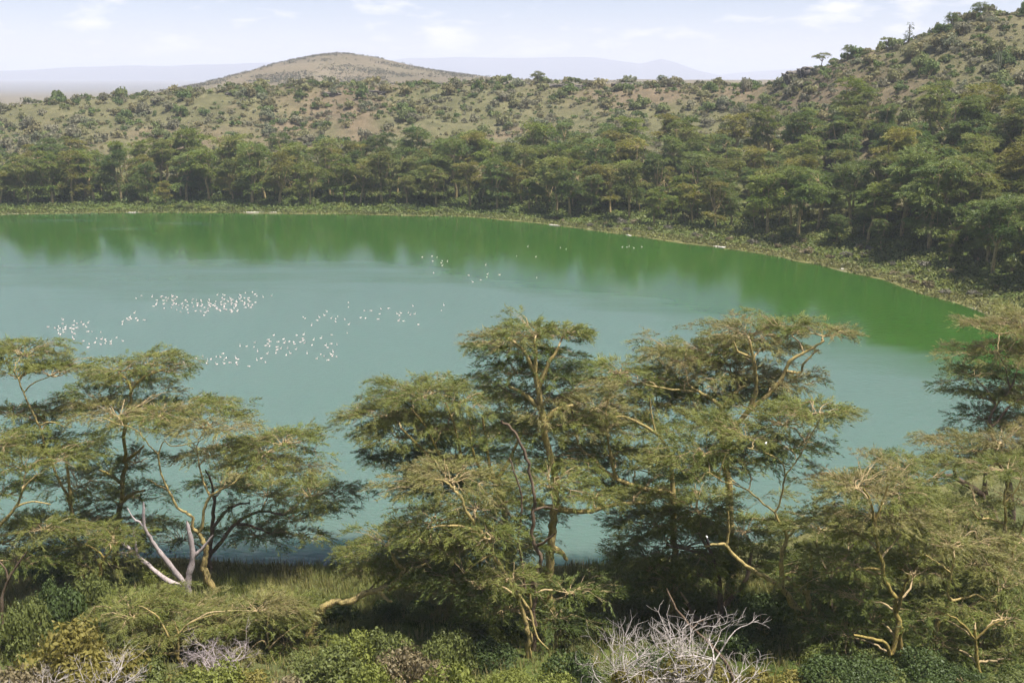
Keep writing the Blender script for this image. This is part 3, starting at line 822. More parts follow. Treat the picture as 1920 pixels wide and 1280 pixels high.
# P - slim greenish trunk lower right
T('fever_tree', 'slim greenish yellow trunk rising through thick foliage in the lower right', 53, (1697, 1290),
  [(1688, 1246), (1688, 1194), (1683, 1150), (1678, 1119), (1660, 1088), (1653, 1046), (1643, 1012), (1640, 978)],
  [[(1683, 1150), (1690, 1115, -.3), (1698, 1090, -.5)], [(1688, 1246), (1672, 1225, -.4), (1660, 1205, -.6), (1625, 1195, -.8), (1600, 1190, -1)], [(1655, 1065), (1630, 1065), (1605, 1068)], [(1640, 978), (1632, 940), (1618, 915)], [(1640, 978), (1655, 940), (1665, 910)]],
  [(1600, 905, 84, 26, 0, 'b'), (1670, 915, 84, 26, .5, 'o'), (1640, 955, 88, 24, -.5, 'b'), (1590, 985, 80, 26, .6, 'g'), (1700, 985, 70, 24, .5, 'g'), (1590, 1050, 70, 26, 0, 'g'), (1720, 1060, 60, 22, .5, 'g'), (1600, 1115, 62, 28, .4, 'd'), (1575, 1180, 62, 28, 0, 'd'), (1630, 1150, 58, 26, .8, 'd')],
  M_GBARK, 0.17)
# Q - crooked tree with side arm
T('fever_tree', 'crooked acacia with a long level side arm in the lower right corner', 54.5, (1738, 1255),
  [(1742, 1225), (1750, 1194), (1760, 1167), (1774, 1139), (1786, 1125)],
  [[(1786, 1125), (1777, 1112), (1784, 1074), (1790, 1045)], [(1786, 1125), (1801, 1122), (1832, 1115), (1850, 1124), (1874, 1115)], [(1774, 1139), (1805, 1141), (1839, 1150), (1870, 1170), (1900, 1178)], [(1784, 1074), (1760, 1055), (1735, 1040)]],
  [(1780, 1015, 88, 26, 0, 'b'), (1740, 1045, 66, 20, .5, 'o'), (1840, 1050, 74, 26, 0, 'b'), (1880, 1090, 60, 22, .4, 'o'), (1840, 1185, 76, 28, -.3, 'g'), (1900, 1200, 60, 26, 0, 'g'), (1790, 1230, 70, 26, -.5, 'd'), (1860, 1250, 70, 26, -.6, 'g')],
  M_YBARK, 0.2)
# R - pair of thin yellow stems at the right edge
T('fever_tree', 'pair of thin wavy yellow stems near the right picture edge', 60, (1868, 1140),
  [(1869, 1105), (1870, 1074), (1874, 1033), (1884, 995), (1887, 971), (1884, 933), (1891, 892)],
  [[(1870, 1110), (1889, 1088), (1898, 1046), (1905, 1012), (1918, 988), (1925, 950)], [(1884, 981), (1856, 972), (1836, 972), (1819, 953)], [(1884, 940), (1905, 920), (1915, 890)]],
  [(1880, 875, 70, 24, 0, 'o'), (1925, 930, 50, 24, 0, 'b'), (1830, 945, 44, 18, 0, 'g'), (1935, 1010, 56, 26, 0, 'g'), (1850, 1020, 46, 18, .5, 'g')],
  M_YBARK, 0.13)
# S - dark leaning trunk by the water, right
T('fever_tree', 'dark grey trunk leaning left to the water under a brown flat crown at right', 73, (1893, 1040),
  [(1880, 1005), (1867, 974), (1856, 947), (1839, 926), (1815, 909), (1794, 897), (1764, 888)],
  [[(1764, 888), (1753, 902), (1757, 915), (1764, 928)], [(1850, 940), (1846, 909), (1850, 870)], [(1794, 897), (1790, 875), (1800, 855)]],
  [(1820, 835, 66, 26, 0, 'b'), (1880, 820, 70, 28, 0, 'b'), (1790, 868, 50, 16, 0, 'b'), (1870, 862, 70, 22, .4, 'd'), (1925, 850, 50, 26, 0, 'b'), (1780, 945, 70, 22, .5, 'd'), (1730, 985, 62, 22, 0, 'g')],
  M_DBARK, 0.3)
# T - tall right edge tree
T('fever_tree', 'tall brown leaved acacia at the right edge standing highest against the green water', 77, (1903, 1000),
  [(1895, 930), (1880, 870), (1866, 825), (1856, 803)],
  [[(1856, 803), (1856, 785), (1868, 759), (1893, 731), (1905, 700)], [(1856, 803), (1870, 790), (1893, 762), (1925, 740)], [(1868, 759), (1850, 730), (1830, 712)], [(1893, 731), (1885, 690), (1870, 660)]],
  [(1875, 615, 64, 24, 0, 'b'), (1925, 600, 62, 28, 0, 'b'), (1860, 655, 66, 24, 0, 'b'), (1925, 660, 60, 26, .5, 'b'), (1825, 698, 50, 20, 0, 'd'), (1880, 705, 66, 22, .5, 'o'), (1850, 742, 62, 20, 0, 'g'), (1925, 740, 60, 24, 0, 'b'), (1840, 780, 56, 18, .5, 'd'), (1910, 790, 60, 22, 0, 'b')],
  M_DBARK, 0.3)
# U - small crown in front of the water on the right
T('fever_tree', 'small round topped acacia at the water edge between slim trunk and leaning trunk', 70, (1702, 1085),
  [(1702, 1020), (1700, 960), (1702, 910)], [[(1702, 925), (1685, 900), (1672, 885)], [(1702, 925), (1722, 905), (1745, 900)]],
  [(1690, 868, 54, 18, 0, 'g'), (1735, 895, 50, 18, 0, 'd'), (1670, 905, 58, 20, .5, 'g'), (1720, 940, 62, 22, 0, 'd')],
  M_GBARK, 0.18)
# low thorny canopy at the lower left
T('thorn_tree', 'low flat thorny acacia with tan bare twigs below the grey dead tree', 56, (345, 1262),
  [(330, 1225), (310, 1180)], [[(310, 1180), (290, 1150), (260, 1135)], [(320, 1200), (360, 1165), (410, 1150)], [(300, 1235), (270, 1225), (238, 1222)], [(345, 1240), (335, 1200), (328, 1165)]],
  [(250, 1140, 80, 18, 0, 'o'), (340, 1162, 84, 20, 0, 'b'), (430, 1160, 80, 20, 0, 'o'), (505, 1135, 60, 18, .6, 'b'), (400, 1190, 70, 20, -.3, 'b'), (300, 1180, 66, 16, -.5, 'o')],
  M_YBARK, 0.13, dens=15)
T('thorn_tree', 'tangled low thorn tree of brown twigs left of the snaking limb', 57, (520, 1275),
  [(515, 1240), (505, 1215)], [[(505, 1215), (490, 1200), (460, 1225), (445, 1245)], [(505, 1215), (530, 1190), (560, 1170)], [(505, 1215), (500, 1180), (505, 1150)]],
  [(515, 1150, 66, 20, .5, 'o'), (470, 1190, 76, 22, 0, 'b'), (535, 1200, 56, 20, 0, 'o'), (480, 1235, 74, 22, -.5, 'b')],
  M_TWIG, 0.12, dens=14)

# fillers that close the mass of foliage
T('fever_tree', 'leafy acacia standing between slim greenish trunk and right edge stems', 64, (1772, 1130),
  [(1770, 1070), (1768, 1010)], [[(1768, 1030), (1740, 1000), (1715, 985)], [(1768, 1030), (1800, 1000), (1825, 990)]],
  [(1770, 950, 70, 24, 0, 'g'), (1715, 990, 62, 22, 0, 'o'), (1815, 985, 66, 24, 0, 'g'), (1830, 1050, 62, 24, 0, 'd'), (1760, 1070, 66, 24, 0, 'd'), (1900, 1040, 60, 24, .6, 'g')], M_GBARK, 0.16)
T('fever_tree', 'dark leafy young acacia below the level arm of the crooked tree', 52, (1835, 1275),
  [(1832, 1230), (1828, 1180)], [[(1830, 1200), (1800, 1165), (1775, 1150)], [(1830, 1200), (1860, 1170), (1890, 1160)]],
  [(1800, 1130, 60, 24, .6, 'g'), (1885, 1150, 66, 26, 0, 'g'), (1835, 1215, 70, 28, 0, 'd'), (1730, 1140, 60, 26, .8, 'd'), (1755, 1195, 62, 28, .4, 'd'), (1920, 1225, 56, 28, 0, 'g')], M_GBARK, 0.13)
T('fever_tree', 'dark green acacia filling the space right behind the golden fork', 61, (1560, 1185),
  [(1560, 1130), (1558, 1070)], [[(1558, 1085), (1540, 1050), (1530, 1020)], [(1558, 1085), (1580, 1050), (1600, 1020)]],
  [(1545, 985, 72, 26, 0, 'g'), (1605, 1005, 60, 24, 0, 'o'), (1560, 1045, 70, 26, 0, 'd'), (1530, 1100, 60, 26, 0, 'd'), (1600, 1090, 60, 26, 0, 'd'), (1480, 1060, 56, 24, .8, 'd')], M_DBARK, 0.17)
T('fever_tree', 'small green acacia between the left double trunk and the grey dead tree', 66, (185, 1098),
  [(188, 1070), (196, 1045)], [[(196, 1045), (180, 1030), (160, 1020)], [(196, 1045), (212, 1025), (225, 1015)]],
  [(150, 1015, 58, 20, 0, 'g'), (215, 1010, 52, 18, 0, 'o'), (185, 1040, 60, 18, 0, 'g'), (100, 1045, 54, 22, 0, 'd')], M_GBARK, 0.15)
T('fever_tree', 'shadowy acacia behind the twisted dark trunk, left of the bright lake gap', 66, (905, 1120),
  [(905, 1090), (900, 1050)], [[(900, 1050), (880, 1030), (860, 1020)], [(900, 1050), (925, 1030), (945, 1015)]],
  [(880, 1015, 66, 22, 0, 'd'), (945, 1030, 60, 24, 0, 'd'), (900, 1060, 72, 24, 0, 'd'), (970, 960, 60, 22, 0, 'g'), (835, 1060, 56, 20, 0, 'g')], M_DBARK, 0.17)

# ------------------------------------------------------------------ dead trees
def dead_tree(name, label, Yb, base, limbs, bark, r0, cat='dead tree'):
    b = atY(*base, Yb); b[2] = gz(b[0], b[1]) - 0.15
    root = tag(empty(name, b), label, cat)
    nodes, nr = None, None
    for k, lm in enumerate(limbs):
        P = [atY(p[0], p[1], Yb + (p[2] if len(p) > 2 else 0)) - b for p in lm]
        if k == 0 or lm[0] == 'base':
            P = [np.zeros(3)] + P
            ra = r0
        else:
            j = np.linalg.norm(nodes - P[0], axis=1).argmin(); P[0] = nodes[j]; ra = nr[j] * 0.88
        P = smooth_path(P, 4, wob=0.02)
        rd = np.linspace(ra, ra * 0.42, len(P)) * (1 + 0.10 * rng.normal(0, 1, len(P)).clip(-1.5, 1.5))
        rd[-1] *= 0.35
        obj('trunk' if k == 0 else 'branch', Tubes().add(P, rd, 9).mesh('branch', bark), root)
        nodes = P if nodes is None else np.concatenate([nodes, P]); nr = rd if nr is None else np.concatenate([nr, rd])
    return root
dead_tree('dead_tree', 'leafless weathered grey dead tree with splayed bare limbs', 68, (351, 1120),
  [[(352, 1105), (354, 1081), (361, 1048), (359, 1015), (350, 976)], [(361, 1048), (370, 1036), (382, 1025), (400, 1002)],
   [(352, 1105), (330, 1074, -.3), (300, 1035, -.6), (284, 1012, -.8), (271, 986, -1), (269, 940, -1)], [(271, 986, -1), (262, 978, -1), (251, 972, -1), (238, 950, -1)],
   [(352, 1108), (335, 1098, .2), (304, 1081, .4), (268, 1051, .6), (235, 1022, .8), (199, 999, 1)], [(262, 1046, .6), (255, 1030, .6), (254, 1015, .6), (249, 992, .6)], [(256, 1042, .6), (242, 1037, .6), (225, 1035, .6)]],
  M_DEAD, 0.33)
dead_tree('dead_tree', 'thin dark dead trunk curving up at the left picture edge', 58, (0, 1195),
  [[(3, 1155), (5, 1115), (15, 1087), (30, 1062), (51, 1032)], [(15, 1087), (10, 1066), (-4, 1050)]], M_DBARK, 0.14)
dead_tree('fallen_log', 'thick dark brown broken log slanting through the bleached dead shrub', 50, (1388, 1290),
  [[(1368, 1255), (1340, 1215), (1300, 1178), (1268, 1140), (1250, 1102)], [(1300, 1178), (1312, 1165), (1326, 1160)]], M_DBARK, 0.12, 'log')
dead_tree('dead_tree', 'tall pale dead trunk standing in the wood on the right shore', 232, (1802, 365),
  [[(1803, 360), (1802, 330), (1801, 300)], [(1803, 345), (1798, 325), (1796, 312)]], M_DEAD, 0.2)

def twiggy(name, label, base, Yb, height, n0, bark, seed, spread=0.9, r0=0.05, cat='dead shrub', leaves=None):
    """bare recursive shrub; leaves = colour for sparse leaf tufts"""
    g = np.random.default_rng(seed)
    b = atY(*base, Yb); b[2] = gz(b[0], b[1]) - 0.1
    root = tag(empty(name, b), label, cat)
    tips = []
    def grow(tb, p, d, L, r, lev):
        n = 4
        pts = [p]
        for i in range(n):
            d = d + g.normal(0, 0.20, 3) + np.array([0, 0, 0.03]); d /= np.linalg.norm(d)
            pts.append(pts[-1] + d * L / n)
        tb.add(pts, np.linspace(r, r * 0.6, n + 1), 6 if lev < 2 else 4)
        if lev >= 4:
            tips.append(pts[-1]); return
        for k in range(g.integers(2, 5) if lev < 3 else g.integers(2, 4)):
            i = g.integers(2, n + 1)
            nd = d + g.normal(0, 0.62, 3); nd[2] = abs(nd[2]) * 0.75 - 0.05; nd /= np.linalg.norm(nd)
            grow(tb, pts[i], nd, L * g.uniform(.5, .8), r * 0.6, lev + 1)
    for k in range(n0):
        a = 2 * math.pi * k / n0 + g.uniform(-.4, .4)
        d = np.array([math.cos(a) * spread, math.sin(a) * spread, 1.0]); d /= np.linalg.norm(d)
        tb = Tubes()
        grow(tb, np.array([0., 0, 0]) + d * 0.05, d, height * g.uniform(.38, .52), r0, 0)
        obj('branch', tb.mesh('branch', bark), root)
    if leaves is not None and tips:
        tp = np.array(tips)
        tp = tp[g.uniform(0, 1, len(tp)) < 0.5]
        q = np.repeat(tp, 9, 0) + g.normal(0, 0.16, (len(tp) * 9, 3))
        V, C = leaf_quads(q, g, 0.11, leaves)
        obj('foliage', mesh('foliage', V, np.arange(len(V)).reshape(-1, 4), [M_BUSH], col=C), root)
    return root

def leaf_quads(P, g, size, colr, N=None, var=0.3, slim=0.5):
    n = len(P)
    d = g.normal(0, 1, (n, 3)) if N is None else N + g.normal(0, 0.55, (n, 3))
    d /= np.linalg.norm(d, axis=1)[:, None] + 1e-9
    a = np.cross(d, g.normal(0, 1, (n, 3))); a /= np.linalg.norm(a, axis=1)[:, None] + 1e-9
    b = np.cross(d, a)
    s = size * g.uniform(.6, 1.4, (n, 1))
    V = np.stack([P - a * s, P + b * s * slim, P + a * s, P - b * s * slim], 1).reshape(-1, 3)
    c = np.atleast_2d(colr) * g.uniform(1 - var, 1 + var, (n, 1))
    c = np.broadcast_to(c, (n, 3)) * np.array([1, 1, 1]) + g.normal(0, .006, (n, 3))
    return V, np.repeat(np.clip(c, 0.004, 1), 4, 0)

# ------------------------------------------------------------------ bushes
def bush_meshes(nv, leaves, size, seed, flat=0.8, lumps=9, slim=0.5, mat=None):
    out = []
    for v in range(nv):
        g = np.random.default_rng(seed + v)
        Ps, Ns = [], []
        ctr = []
        for k in range(lumps):
            a, q = g.uniform(0, 2 * math.pi), math.sqrt(g.uniform(0, 1)) * 0.66
            c = np.array([math.cos(a) * q, math.sin(a) * q, g.uniform(0.25, 0.95) * flat * (1.1 - q * .8)])
            r = g.uniform(0.22, 0.42)
            ctr.append((c, r))
            n = int(leaves / lumps)
            N = g.normal(0, 1, (n, 3)); N[:, 2] = np.abs(N[:, 2]) * 1.0 - 0.25; N /= np.linalg.norm(N, axis=1)[:, None]
            rad = r * (1 - np.abs(g.normal(0, 0.16, n)))[:, None]
            bump = 1 + 0.25 * np.sin(N[:, :1] * 7 + v) * np.cos(N[:, 1:2] * 6 + k)
            Ps.append(c + N * rad * bump * np.array([1, 1, flat])); Ns.append(N)
        P, N = np.concatenate(Ps), np.concatenate(Ns)
        P[:, 2] = np.maximum(P[:, 2], 0.03)
        tone = 1 + 0.35 * vnoise(P[:, 0] * 9, P[:, 1] * 9 + P[:, 2] * 7, 2.2, v)[:, None]
        V, C = leaf_quads(P, g, size, tone * np.ones(3), N, slim=slim)
        C = np.clip(C, 0.3, 2)
        fol = mesh('foliage', V, np.arange(len(V)).reshape(-1, 4), [mat or M_BUSH], col=C)
        tb = Tubes()
        for c, r in ctr:
            tb.add(smooth_path([[0, 0, -0.05], c * np.array([.35, .35, .5]), c], 3), np.linspace(0.035, 0.012, 4)[:len(smooth_path([[0, 0, 0], c * .4, c], 3))] if False else np.linspace(0.035, 0.010, 7), 5)
        out.append((fol, tb.mesh('stem', M_TWIG)))
    return out

NEAR_B = bush_meshes(5, 3400, 0.045, 40, lumps=13)
MID_B = bush_meshes(5, 420, 0.13, 60, lumps=8)

def put_bush(kit, k, loc, r, h, colr, label, group=None, name='bush', cat='bush', rz=None):
    o = empty(name, loc, rng.uniform(0, 6.28) if rz is None else rz)
    o.scale = (r, r * rng.uniform(.85, 1.15), h)
    tag(o, label, cat, group)
    f = obj('foliage', kit[k][0], o); f.color = (*colr, 1)
    obj('stem', kit[k][1], o)
    return o

BRIGHT = (0.235, 0.262, 0.062); MIDG = (0.172, 0.198, 0.06); DEEP = (0.092, 0.13, 0.042); YEL = (0.26, 0.225, 0.06); TAN = (0.25, 0.205, 0.115); GREY = (0.20, 0.185, 0.135)
NB = [  # px, py of the middle, distance, half width px, half height px, colour, label
    (95, 1085, 60, 62, 48, DEEP, 'dense dark green bush at left under the tall double trunk'),
    (170, 1075, 63, 50, 34, MIDG, 'rounded mid green bush left of the grey dead tree'),
    (40, 1130, 56, 50, 40, MIDG, 'mid green bush by the thin dark dead trunk'),
    (120, 1190, 51, 95, 46, YEL, 'yellowish leaved bush in the lower left corner'),
    (215, 1235, 49, 80, 44, YEL, 'yellow green bush behind the bare grey twigs at lower left'),
    (40, 1240, 47, 80, 46, TAN, 'dry tan bush filling the lower left corner'),
    (300, 1250, 50, 70, 40, MIDG, 'green bush under the low thorny acacia'),
    (400, 1250, 51, 62, 36, BRIGHT, 'small bright green bush between the two thorn trees'),
    (620, 1240, 52, 78, 40, MIDG, 'green bush below the snaking reddish limb'),
    (655, 1200, 55, 60, 32, BRIGHT, 'bright green bush touching the snaking reddish limb'),
    (720, 1180, 55, 66, 36, MIDG, 'mid green bush in the middle, right of the snaking limb'),
    (770, 1225, 52, 66, 36, TAN, 'bush with dry tan flower heads left of bottom centre'),
    (840, 1190, 54, 56, 30, MIDG, 'grey green bush before the dark shade under the slanting stem'),
    (690, 1262, 49, 70, 34, BRIGHT, 'bright bush at the bottom edge under the tan flower heads'),
    (850, 1255, 47.5, 84, 36, BRIGHT, 'broad leaved yellow green bush at bottom centre'),
    (935, 1250, 48, 60, 36, BRIGHT, 'yellow green bush at the foot of the slanting stem'),
    (1080, 1235, 51, 62, 34, DEEP, 'dark bush right of the twisted trunk foot'),
    (1040, 1272, 48, 60, 24, BRIGHT, 'low bright bush at the bottom edge below the twisted trunk'),
    (1275, 1245, 46.5, 80, 40, YEL, 'yellow leaved bush growing through the bleached dead shrub'),
    (1175, 1258, 46, 56, 34, YEL, 'small yellow leaved bush left of the bleached dead shrub'),
    (1450, 1262, 46.5, 86, 36, YEL, 'olive yellow bush at the bottom edge right of the dead shrub'),
    (1400, 1190, 57, 60, 40, DEEP, 'dark bush behind the bleached dead shrub beside the stout trunk'),
    (1430, 1130, 60, 56, 36, DEEP, 'dark green bush under the golden fork'),
    (1550, 1255, 50, 66, 36, DEEP, 'dark green bush at the foot of the golden fork'),
    (1630, 1262, 50, 62, 34, DEEP, 'dark bush left of the slim greenish trunk foot'),
    (1900, 1265, 50, 62, 30, DEEP, 'dark bush in the lower right corner'),
]
for i, (px, py, Yb, hw, hh, c, lb) in enumerate(NB):
    p = atY(px, py, Yb)
    sc = np.linalg.norm(atY(px + 1, py, Yb) - p)
    g0 = gz(p[0], p[1])
    top = p[2] + hh * sc * 0.75
    put_bush(NEAR_B, i % 5, (p[0], p[1], g0 - 0.1), hw * sc * 1.08, max(1.0, (top - g0) * 0.98), c, lb)

twiggy('dead_shrub', 'bleached white leafless shrub with forked twigs at the lower right of centre', (1300, 1275), 46, 7.6, 7, M_WHITE, 5, spread=0.5, r0=0.08)
twiggy('dead_shrub', 'bleached bare twigs standing left of the forked white shrub', (1180, 1285), 46, 6.0, 6, M_WHITE, 12, spread=0.55, r0=0.06)
twiggy('dead_shrub', 'pale bare grey twigs in the lower left corner', (70, 1300), 44, 4.0, 6, M_WHITE, 9, spread=0.8, r0=0.05)
twiggy('dead_shrub', 'grey bare forked branch above the yellow green bush at lower left', (185, 1290), 46, 4.4, 4, M_WHITE, 15, spread=0.6, r0=0.06)
twiggy('dead_shrub', 'purplish grey tangle of bare twigs under the low thorny acacia', (415, 1235), 53, 3.4, 8, M_DEAD, 21, spread=1.0, r0=0.05)

# undergrowth under the near trees
occupied = []
k = 0
tries = 0
while k < 130 and tries < 4000:
    tries += 1
    px = rng.uniform(-60, 1990)
    Yb = rng.uniform(52, 74)
    x = (px - 960) / FPX * Yb * 1.1
    d = shore_dist(np.array([x]), np.array([Yb]))[0]
    if in_lake(x, Yb)[0] or d < (9 if 330 < px < 1220 else 2.5): continue
    if any((x - a) ** 2 + (Yb - b) ** 2 < 1.5 for a, b in occupied): continue
    if 300 < px < 680 and Yb > 64: continue
    occupied.append((x, Yb))
    shade = random.choice([DEEP, MIDG, MIDG, BRIGHT, (0.15, 0.165, 0.055)])
    r = rng.uniform(0.9, 1.9)
    side = 'left third' if px < 660 else ('middle' if px < 1300 else 'right third')
    put_bush(NEAR_B, int(rng.integers(0, 5)), (x, Yb, gz(x, Yb) - 0.08), r, r * rng.uniform(.7, 1.1), shade,
             f'low undergrowth bush near the foot of the {near_name(x, Yb)}', f'undergrowth bushes near the {near_name(x, Yb)}')
    k += 1

k = tries = 0
while k < 125 and tries < 4000:
    tries += 1
    px = rng.uniform(-60, 1990); Yb = rng.uniform(40, 53)
    x = (px - 960) / FPX * Yb * 1.13
    if any((x - a) ** 2 + (Yb - b) ** 2 < 2.2 for a, b in occupied): continue
    occupied.append((x, Yb))
    shade = random.choice([MIDG, YEL, BRIGHT, TAN] if px < 560 else ([BRIGHT, MIDG, BRIGHT] if px < 1060 else [MIDG, MIDG, YEL] if px < 1520 else [DEEP, MIDG, MIDG, (0.16, 0.175, 0.06)]))
    r = rng.uniform(1.1, 2.1)
    side = 'left third' if px < 660 else ('middle' if px < 1300 else 'right third')
    put_bush(NEAR_B, int(rng.integers(0, 5)), (x, Yb, gz(x, Yb) - 0.08), r, r * rng.uniform(.7, 1.0), shade,
             f'leafy bush on the bottom slope, before the {near_name(x, Yb)}', f'slope bushes before the {near_name(x, Yb)}')
    k += 1

# ------------------------------------------------------------------ grass on the near bank
def grass(name, X, Y, hmin, hmax, w, c1, c2, label, blades=5):
    g = np.random.default_rng(33)
    n = len(X)
    X, Y = np.repeat(X, blades) + g.normal(0, .12, n * blades), np.repeat(Y, blades) + g.normal(0, .12, n * blades)
    Z = ground_z(X, Y)
    a = g.uniform(0, 2 * math.pi, len(X)); h = g.uniform(hmin, hmax, len(X)); ln = g.uniform(0.1, .6, len(X)) * h
    dx, dy = np.cos(a), np.sin(a)
    ww = w * g.uniform(.7, 1.4, len(X))
    A = np.stack([X - dy * ww, Y + dx * ww, Z - .03], -1); B = np.stack([X + dy * ww, Y - dx * ww, Z - .03], -1); C = np.stack([X + dx * ln, Y + dy * ln, Z + h], -1)
    V = np.stack([A, B, C], 1).reshape(-1, 3)
    m = np.clip(0.5 + vnoise(X, Y, 4, 2) * 1.3 + g.normal(0, .2, len(X)), 0, 1)[:, None]
    col = np.repeat((np.array(c1) * (1 - m) + np.array(c2) * m) * g.uniform(.75, 1.25, (len(X), 1)), 3, 0)
    return tag(obj(name, mesh(name, V, np.arange(len(V)).reshape(-1, 3), [M_BUSH], col=col)), label, 'grass', kind='stuff')

GX, GY = rng.uniform(-52, 52, 60000), rng.uniform(46, 76, 60000)
ok = ~in_lake(GX, GY)
dd = shore_dist(GX, GY)
ok &= (dd > 0.3) & (dd < 26) & (rng.uniform(0, 1, len(GX)) < np.where(dd < 12, 1.0, 0.3))
grass('grass', GX[ok][:17000], GY[ok][:17000], 0.35, 0.95, 0.03, (0.17, 0.20, 0.055), (0.33, 0.275, 0.12), 'tall green and straw coloured grass on the near lake bank')

# ------------------------------------------------------------------ far wood: fever trees along the shore
def far_tree_kit(nv):
    kit = []
    for v in range(nv):
        g = np.random.default_rng(500 + v)
        h = 1.0                                              # built 14 m high, scaled on placing
        H = 14.0
        tb = Tubes(); tw, Vs, Cs = Tubes(), [], []
        lean = g.normal(0, 1.0, 2)
        fork = g.uniform(0.28, 0.45) * H
        top = np.array([lean[0] * 0.6, lean[1] * 0.6, fork])
        tb.add(smooth_path([[0, 0, -0.3], top * np.array([.3, .3, .5]) + g.normal(0, .12, 3), top], 4), np.linspace(0.36, 0.27, 9), 7)
        ends = []
        for k in range(g.integers(3, 6)):
            a = 2 * math.pi * k / 4 + g.uniform(-.5, .5)
            sp = g.uniform(1.0, 3.2)
            e = top + np.array([math.cos(a) * sp, math.sin(a) * sp, g.uniform(0.28, 0.52) * H])
            m = top * .55 + e * .45 + np.array([math.cos(a), math.sin(a), 0]) * g.uniform(-.2, .7)
            tb.add(smooth_path([top, m, e], 4, wob=.08), np.linspace(0.21, 0.09, 9), 6)
            ends.append(e); ends.append(m)
        ends = np.array(ends)
        npad = g.integers(8, 13)
        for k in range(npad):
            a = g.uniform(0, 2 * math.pi)
            lev = (k + 0.5) / npad
            q = g.uniform(.2, 1.0) * (3.6 - 1.4 * lev)
            c = np.array([lean[0] + math.cos(a) * q, lean[1] + math.sin(a) * q, H * ((0.50 if v % 3 == 0 else 0.26) + (0.48 if v % 3 == 0 else 0.70) * lev)])
            rx = g.uniform(1.7, 2.9)
            j = np.linalg.norm(ends - c, axis=1).argmin()
            crown_pad(tw, Vs, Cs, ends[j], c, rx, rx * g.uniform(.75, 1.1), g.uniform(.5, .9), random.choice('ggood'), 11.0, SPRAYS_C, 0.95, 900 + v * 20 + k, 4, 0.07)
        V4 = tw
        me_t = tb.mesh('trunk', M_FARBARK)
        me_b = tw.mesh('twigs', M_FARBARK)
        me_c = tri_mesh('crown', Vs, Cs, M_LEAF)
        kit.append((me_t, me_b, me_c))
    return kit
FKIT = far_tree_kit(9)

def tree_zone(px):
    return 'left' if px < 640 else ('middle' if px < 1150 else ('right' if px < 1560 else 'far right'))

spots = []
tries = 0
while len(spots) < 285 and tries < 30000:
    tries += 1
    px = rng.uniform(-70, 2010)
    u = (px - 960) / FPX * 1.01
    s, r = np.interp(u, S_U, S_Y), np.interp(u, R_U, R_Y)
    lo = np.interp(px, [0, 700, 1000, 1300, 1600, 1900], [15, 14, 14, 19, 22, 22])
    hi = np.interp(px, [0, 500, 800, 1000, 1200, 1600, 1900], [52, 48, 56, 72, 92, 100, 92])
    y = s + lo + (hi - lo) * rng.uniform(0, 1) ** 1.1
    x = u * y
    gap = 5.6 if y - s < lo + 20 else 6.4
    if any((x - a) ** 2 + (y - b) ** 2 < gap * gap for a, b, *_ in spots): continue
    spots.append((x, y, px, y - s, lo))
FT_TINT = [(1.0, 1.0, 1.0), (0.8, 0.92, 0.9), (1.15, 1.0, 0.9), (0.65, 0.80, 0.8), (0.95, 1.05, 0.8)]
def row_of(off, lo): return 'front row' if off < lo + 14 else ('middle rows' if off < lo + 36 else 'back rows')
def nth(k): return f'{k}' + ('th' if 10 <= k % 100 <= 20 else {1: 'st', 2: 'nd', 3: 'rd'}.get(k % 10, 'th'))
spots.sort(key=lambda q: q[2])
row_n = {}
for i, (x, y, px, off, lo) in enumerate(spots):
    z = gz(x, y)
    H = rng.choice([0.5, 0.72, 0.92, 1.12, 1.32], p=[.15, .2, .3, .25, .1]) * rng.uniform(.92, 1.08)
    t = empty('fever_tree', (x, y, z - 0.1), rng.uniform(0, 6.28))
    w = H * rng.uniform(.92, 1.2)
    t.scale = (w, w, H)
    row = row_of(off, lo)
    row_n[row] = row_n.get(row, 0) + 1
    zn = {'left': 'below the left rim', 'middle': 'below the far hill', 'right': 'left of the steep hill', 'far right': 'below the steep hill'}[tree_zone(px)]
    sz = 'tall' if H > 1.08 else ('small' if H < 0.75 else 'mid sized')
    tag(t, f'{sz} acacia {zn}, {nth(row_n[row])} from left in the {row}', 'tree', f'far shore acacias, {row}')
    k = int(rng.integers(0, len(FKIT)))
    obj('trunk', FKIT[k][0], t); obj('branches', FKIT[k][1], t)
    c = obj('crown', FKIT[k][2], t)
    tn = FT_TINT[int(rng.integers(0, 5))]
    b = rng.uniform(.9, 1.3)
    c.color = (tn[0] * b, tn[1] * b, tn[2] * b, 1)

# bushes between the far wood and the shore
k = tries = 0
occ = []
while k < 150 and tries < 6000:
    tries += 1
    px = rng.uniform(-60, 1960)
    u = (px - 960) / FPX * 1.01
    s = np.interp(u, S_U, S_Y)
    off = rng.uniform(5, np.interp(px, [0, 700, 1000, 1300, 1900], [17, 16, 15, 19, 22]))
    y = s + off; x = u * y
    if shore_dist(np.array([x]), np.array([y]))[0] < 3.5: continue
    if any((x - a) ** 2 + (y - b) ** 2 < 5 for a, b in occ): continue
    occ.append((x, y))
    r = rng.uniform(1.0, 2.1)
    brown = px > 980 and rng.uniform() < 0.6
    c = random.choice([TAN, GREY, (0.17, 0.14, 0.07)]) if brown else random.choice([MIDG, MIDG, BRIGHT, (0.07, 0.095, 0.03)])
    zn = tree_zone(px)
    kd = 'dry brownish' if brown else 'leafy green'
    put_bush(MID_B, int(rng.integers(0, 5)), (x, y, gz(x, y) - .1), r, r * rng.uniform(.6, .95), c,
             f'{kd} bush between far wood and shoreline, {zn} stretch', f'{kd} bushes on the far shore, {zn} stretch', name='shore_bush')
    k += 1

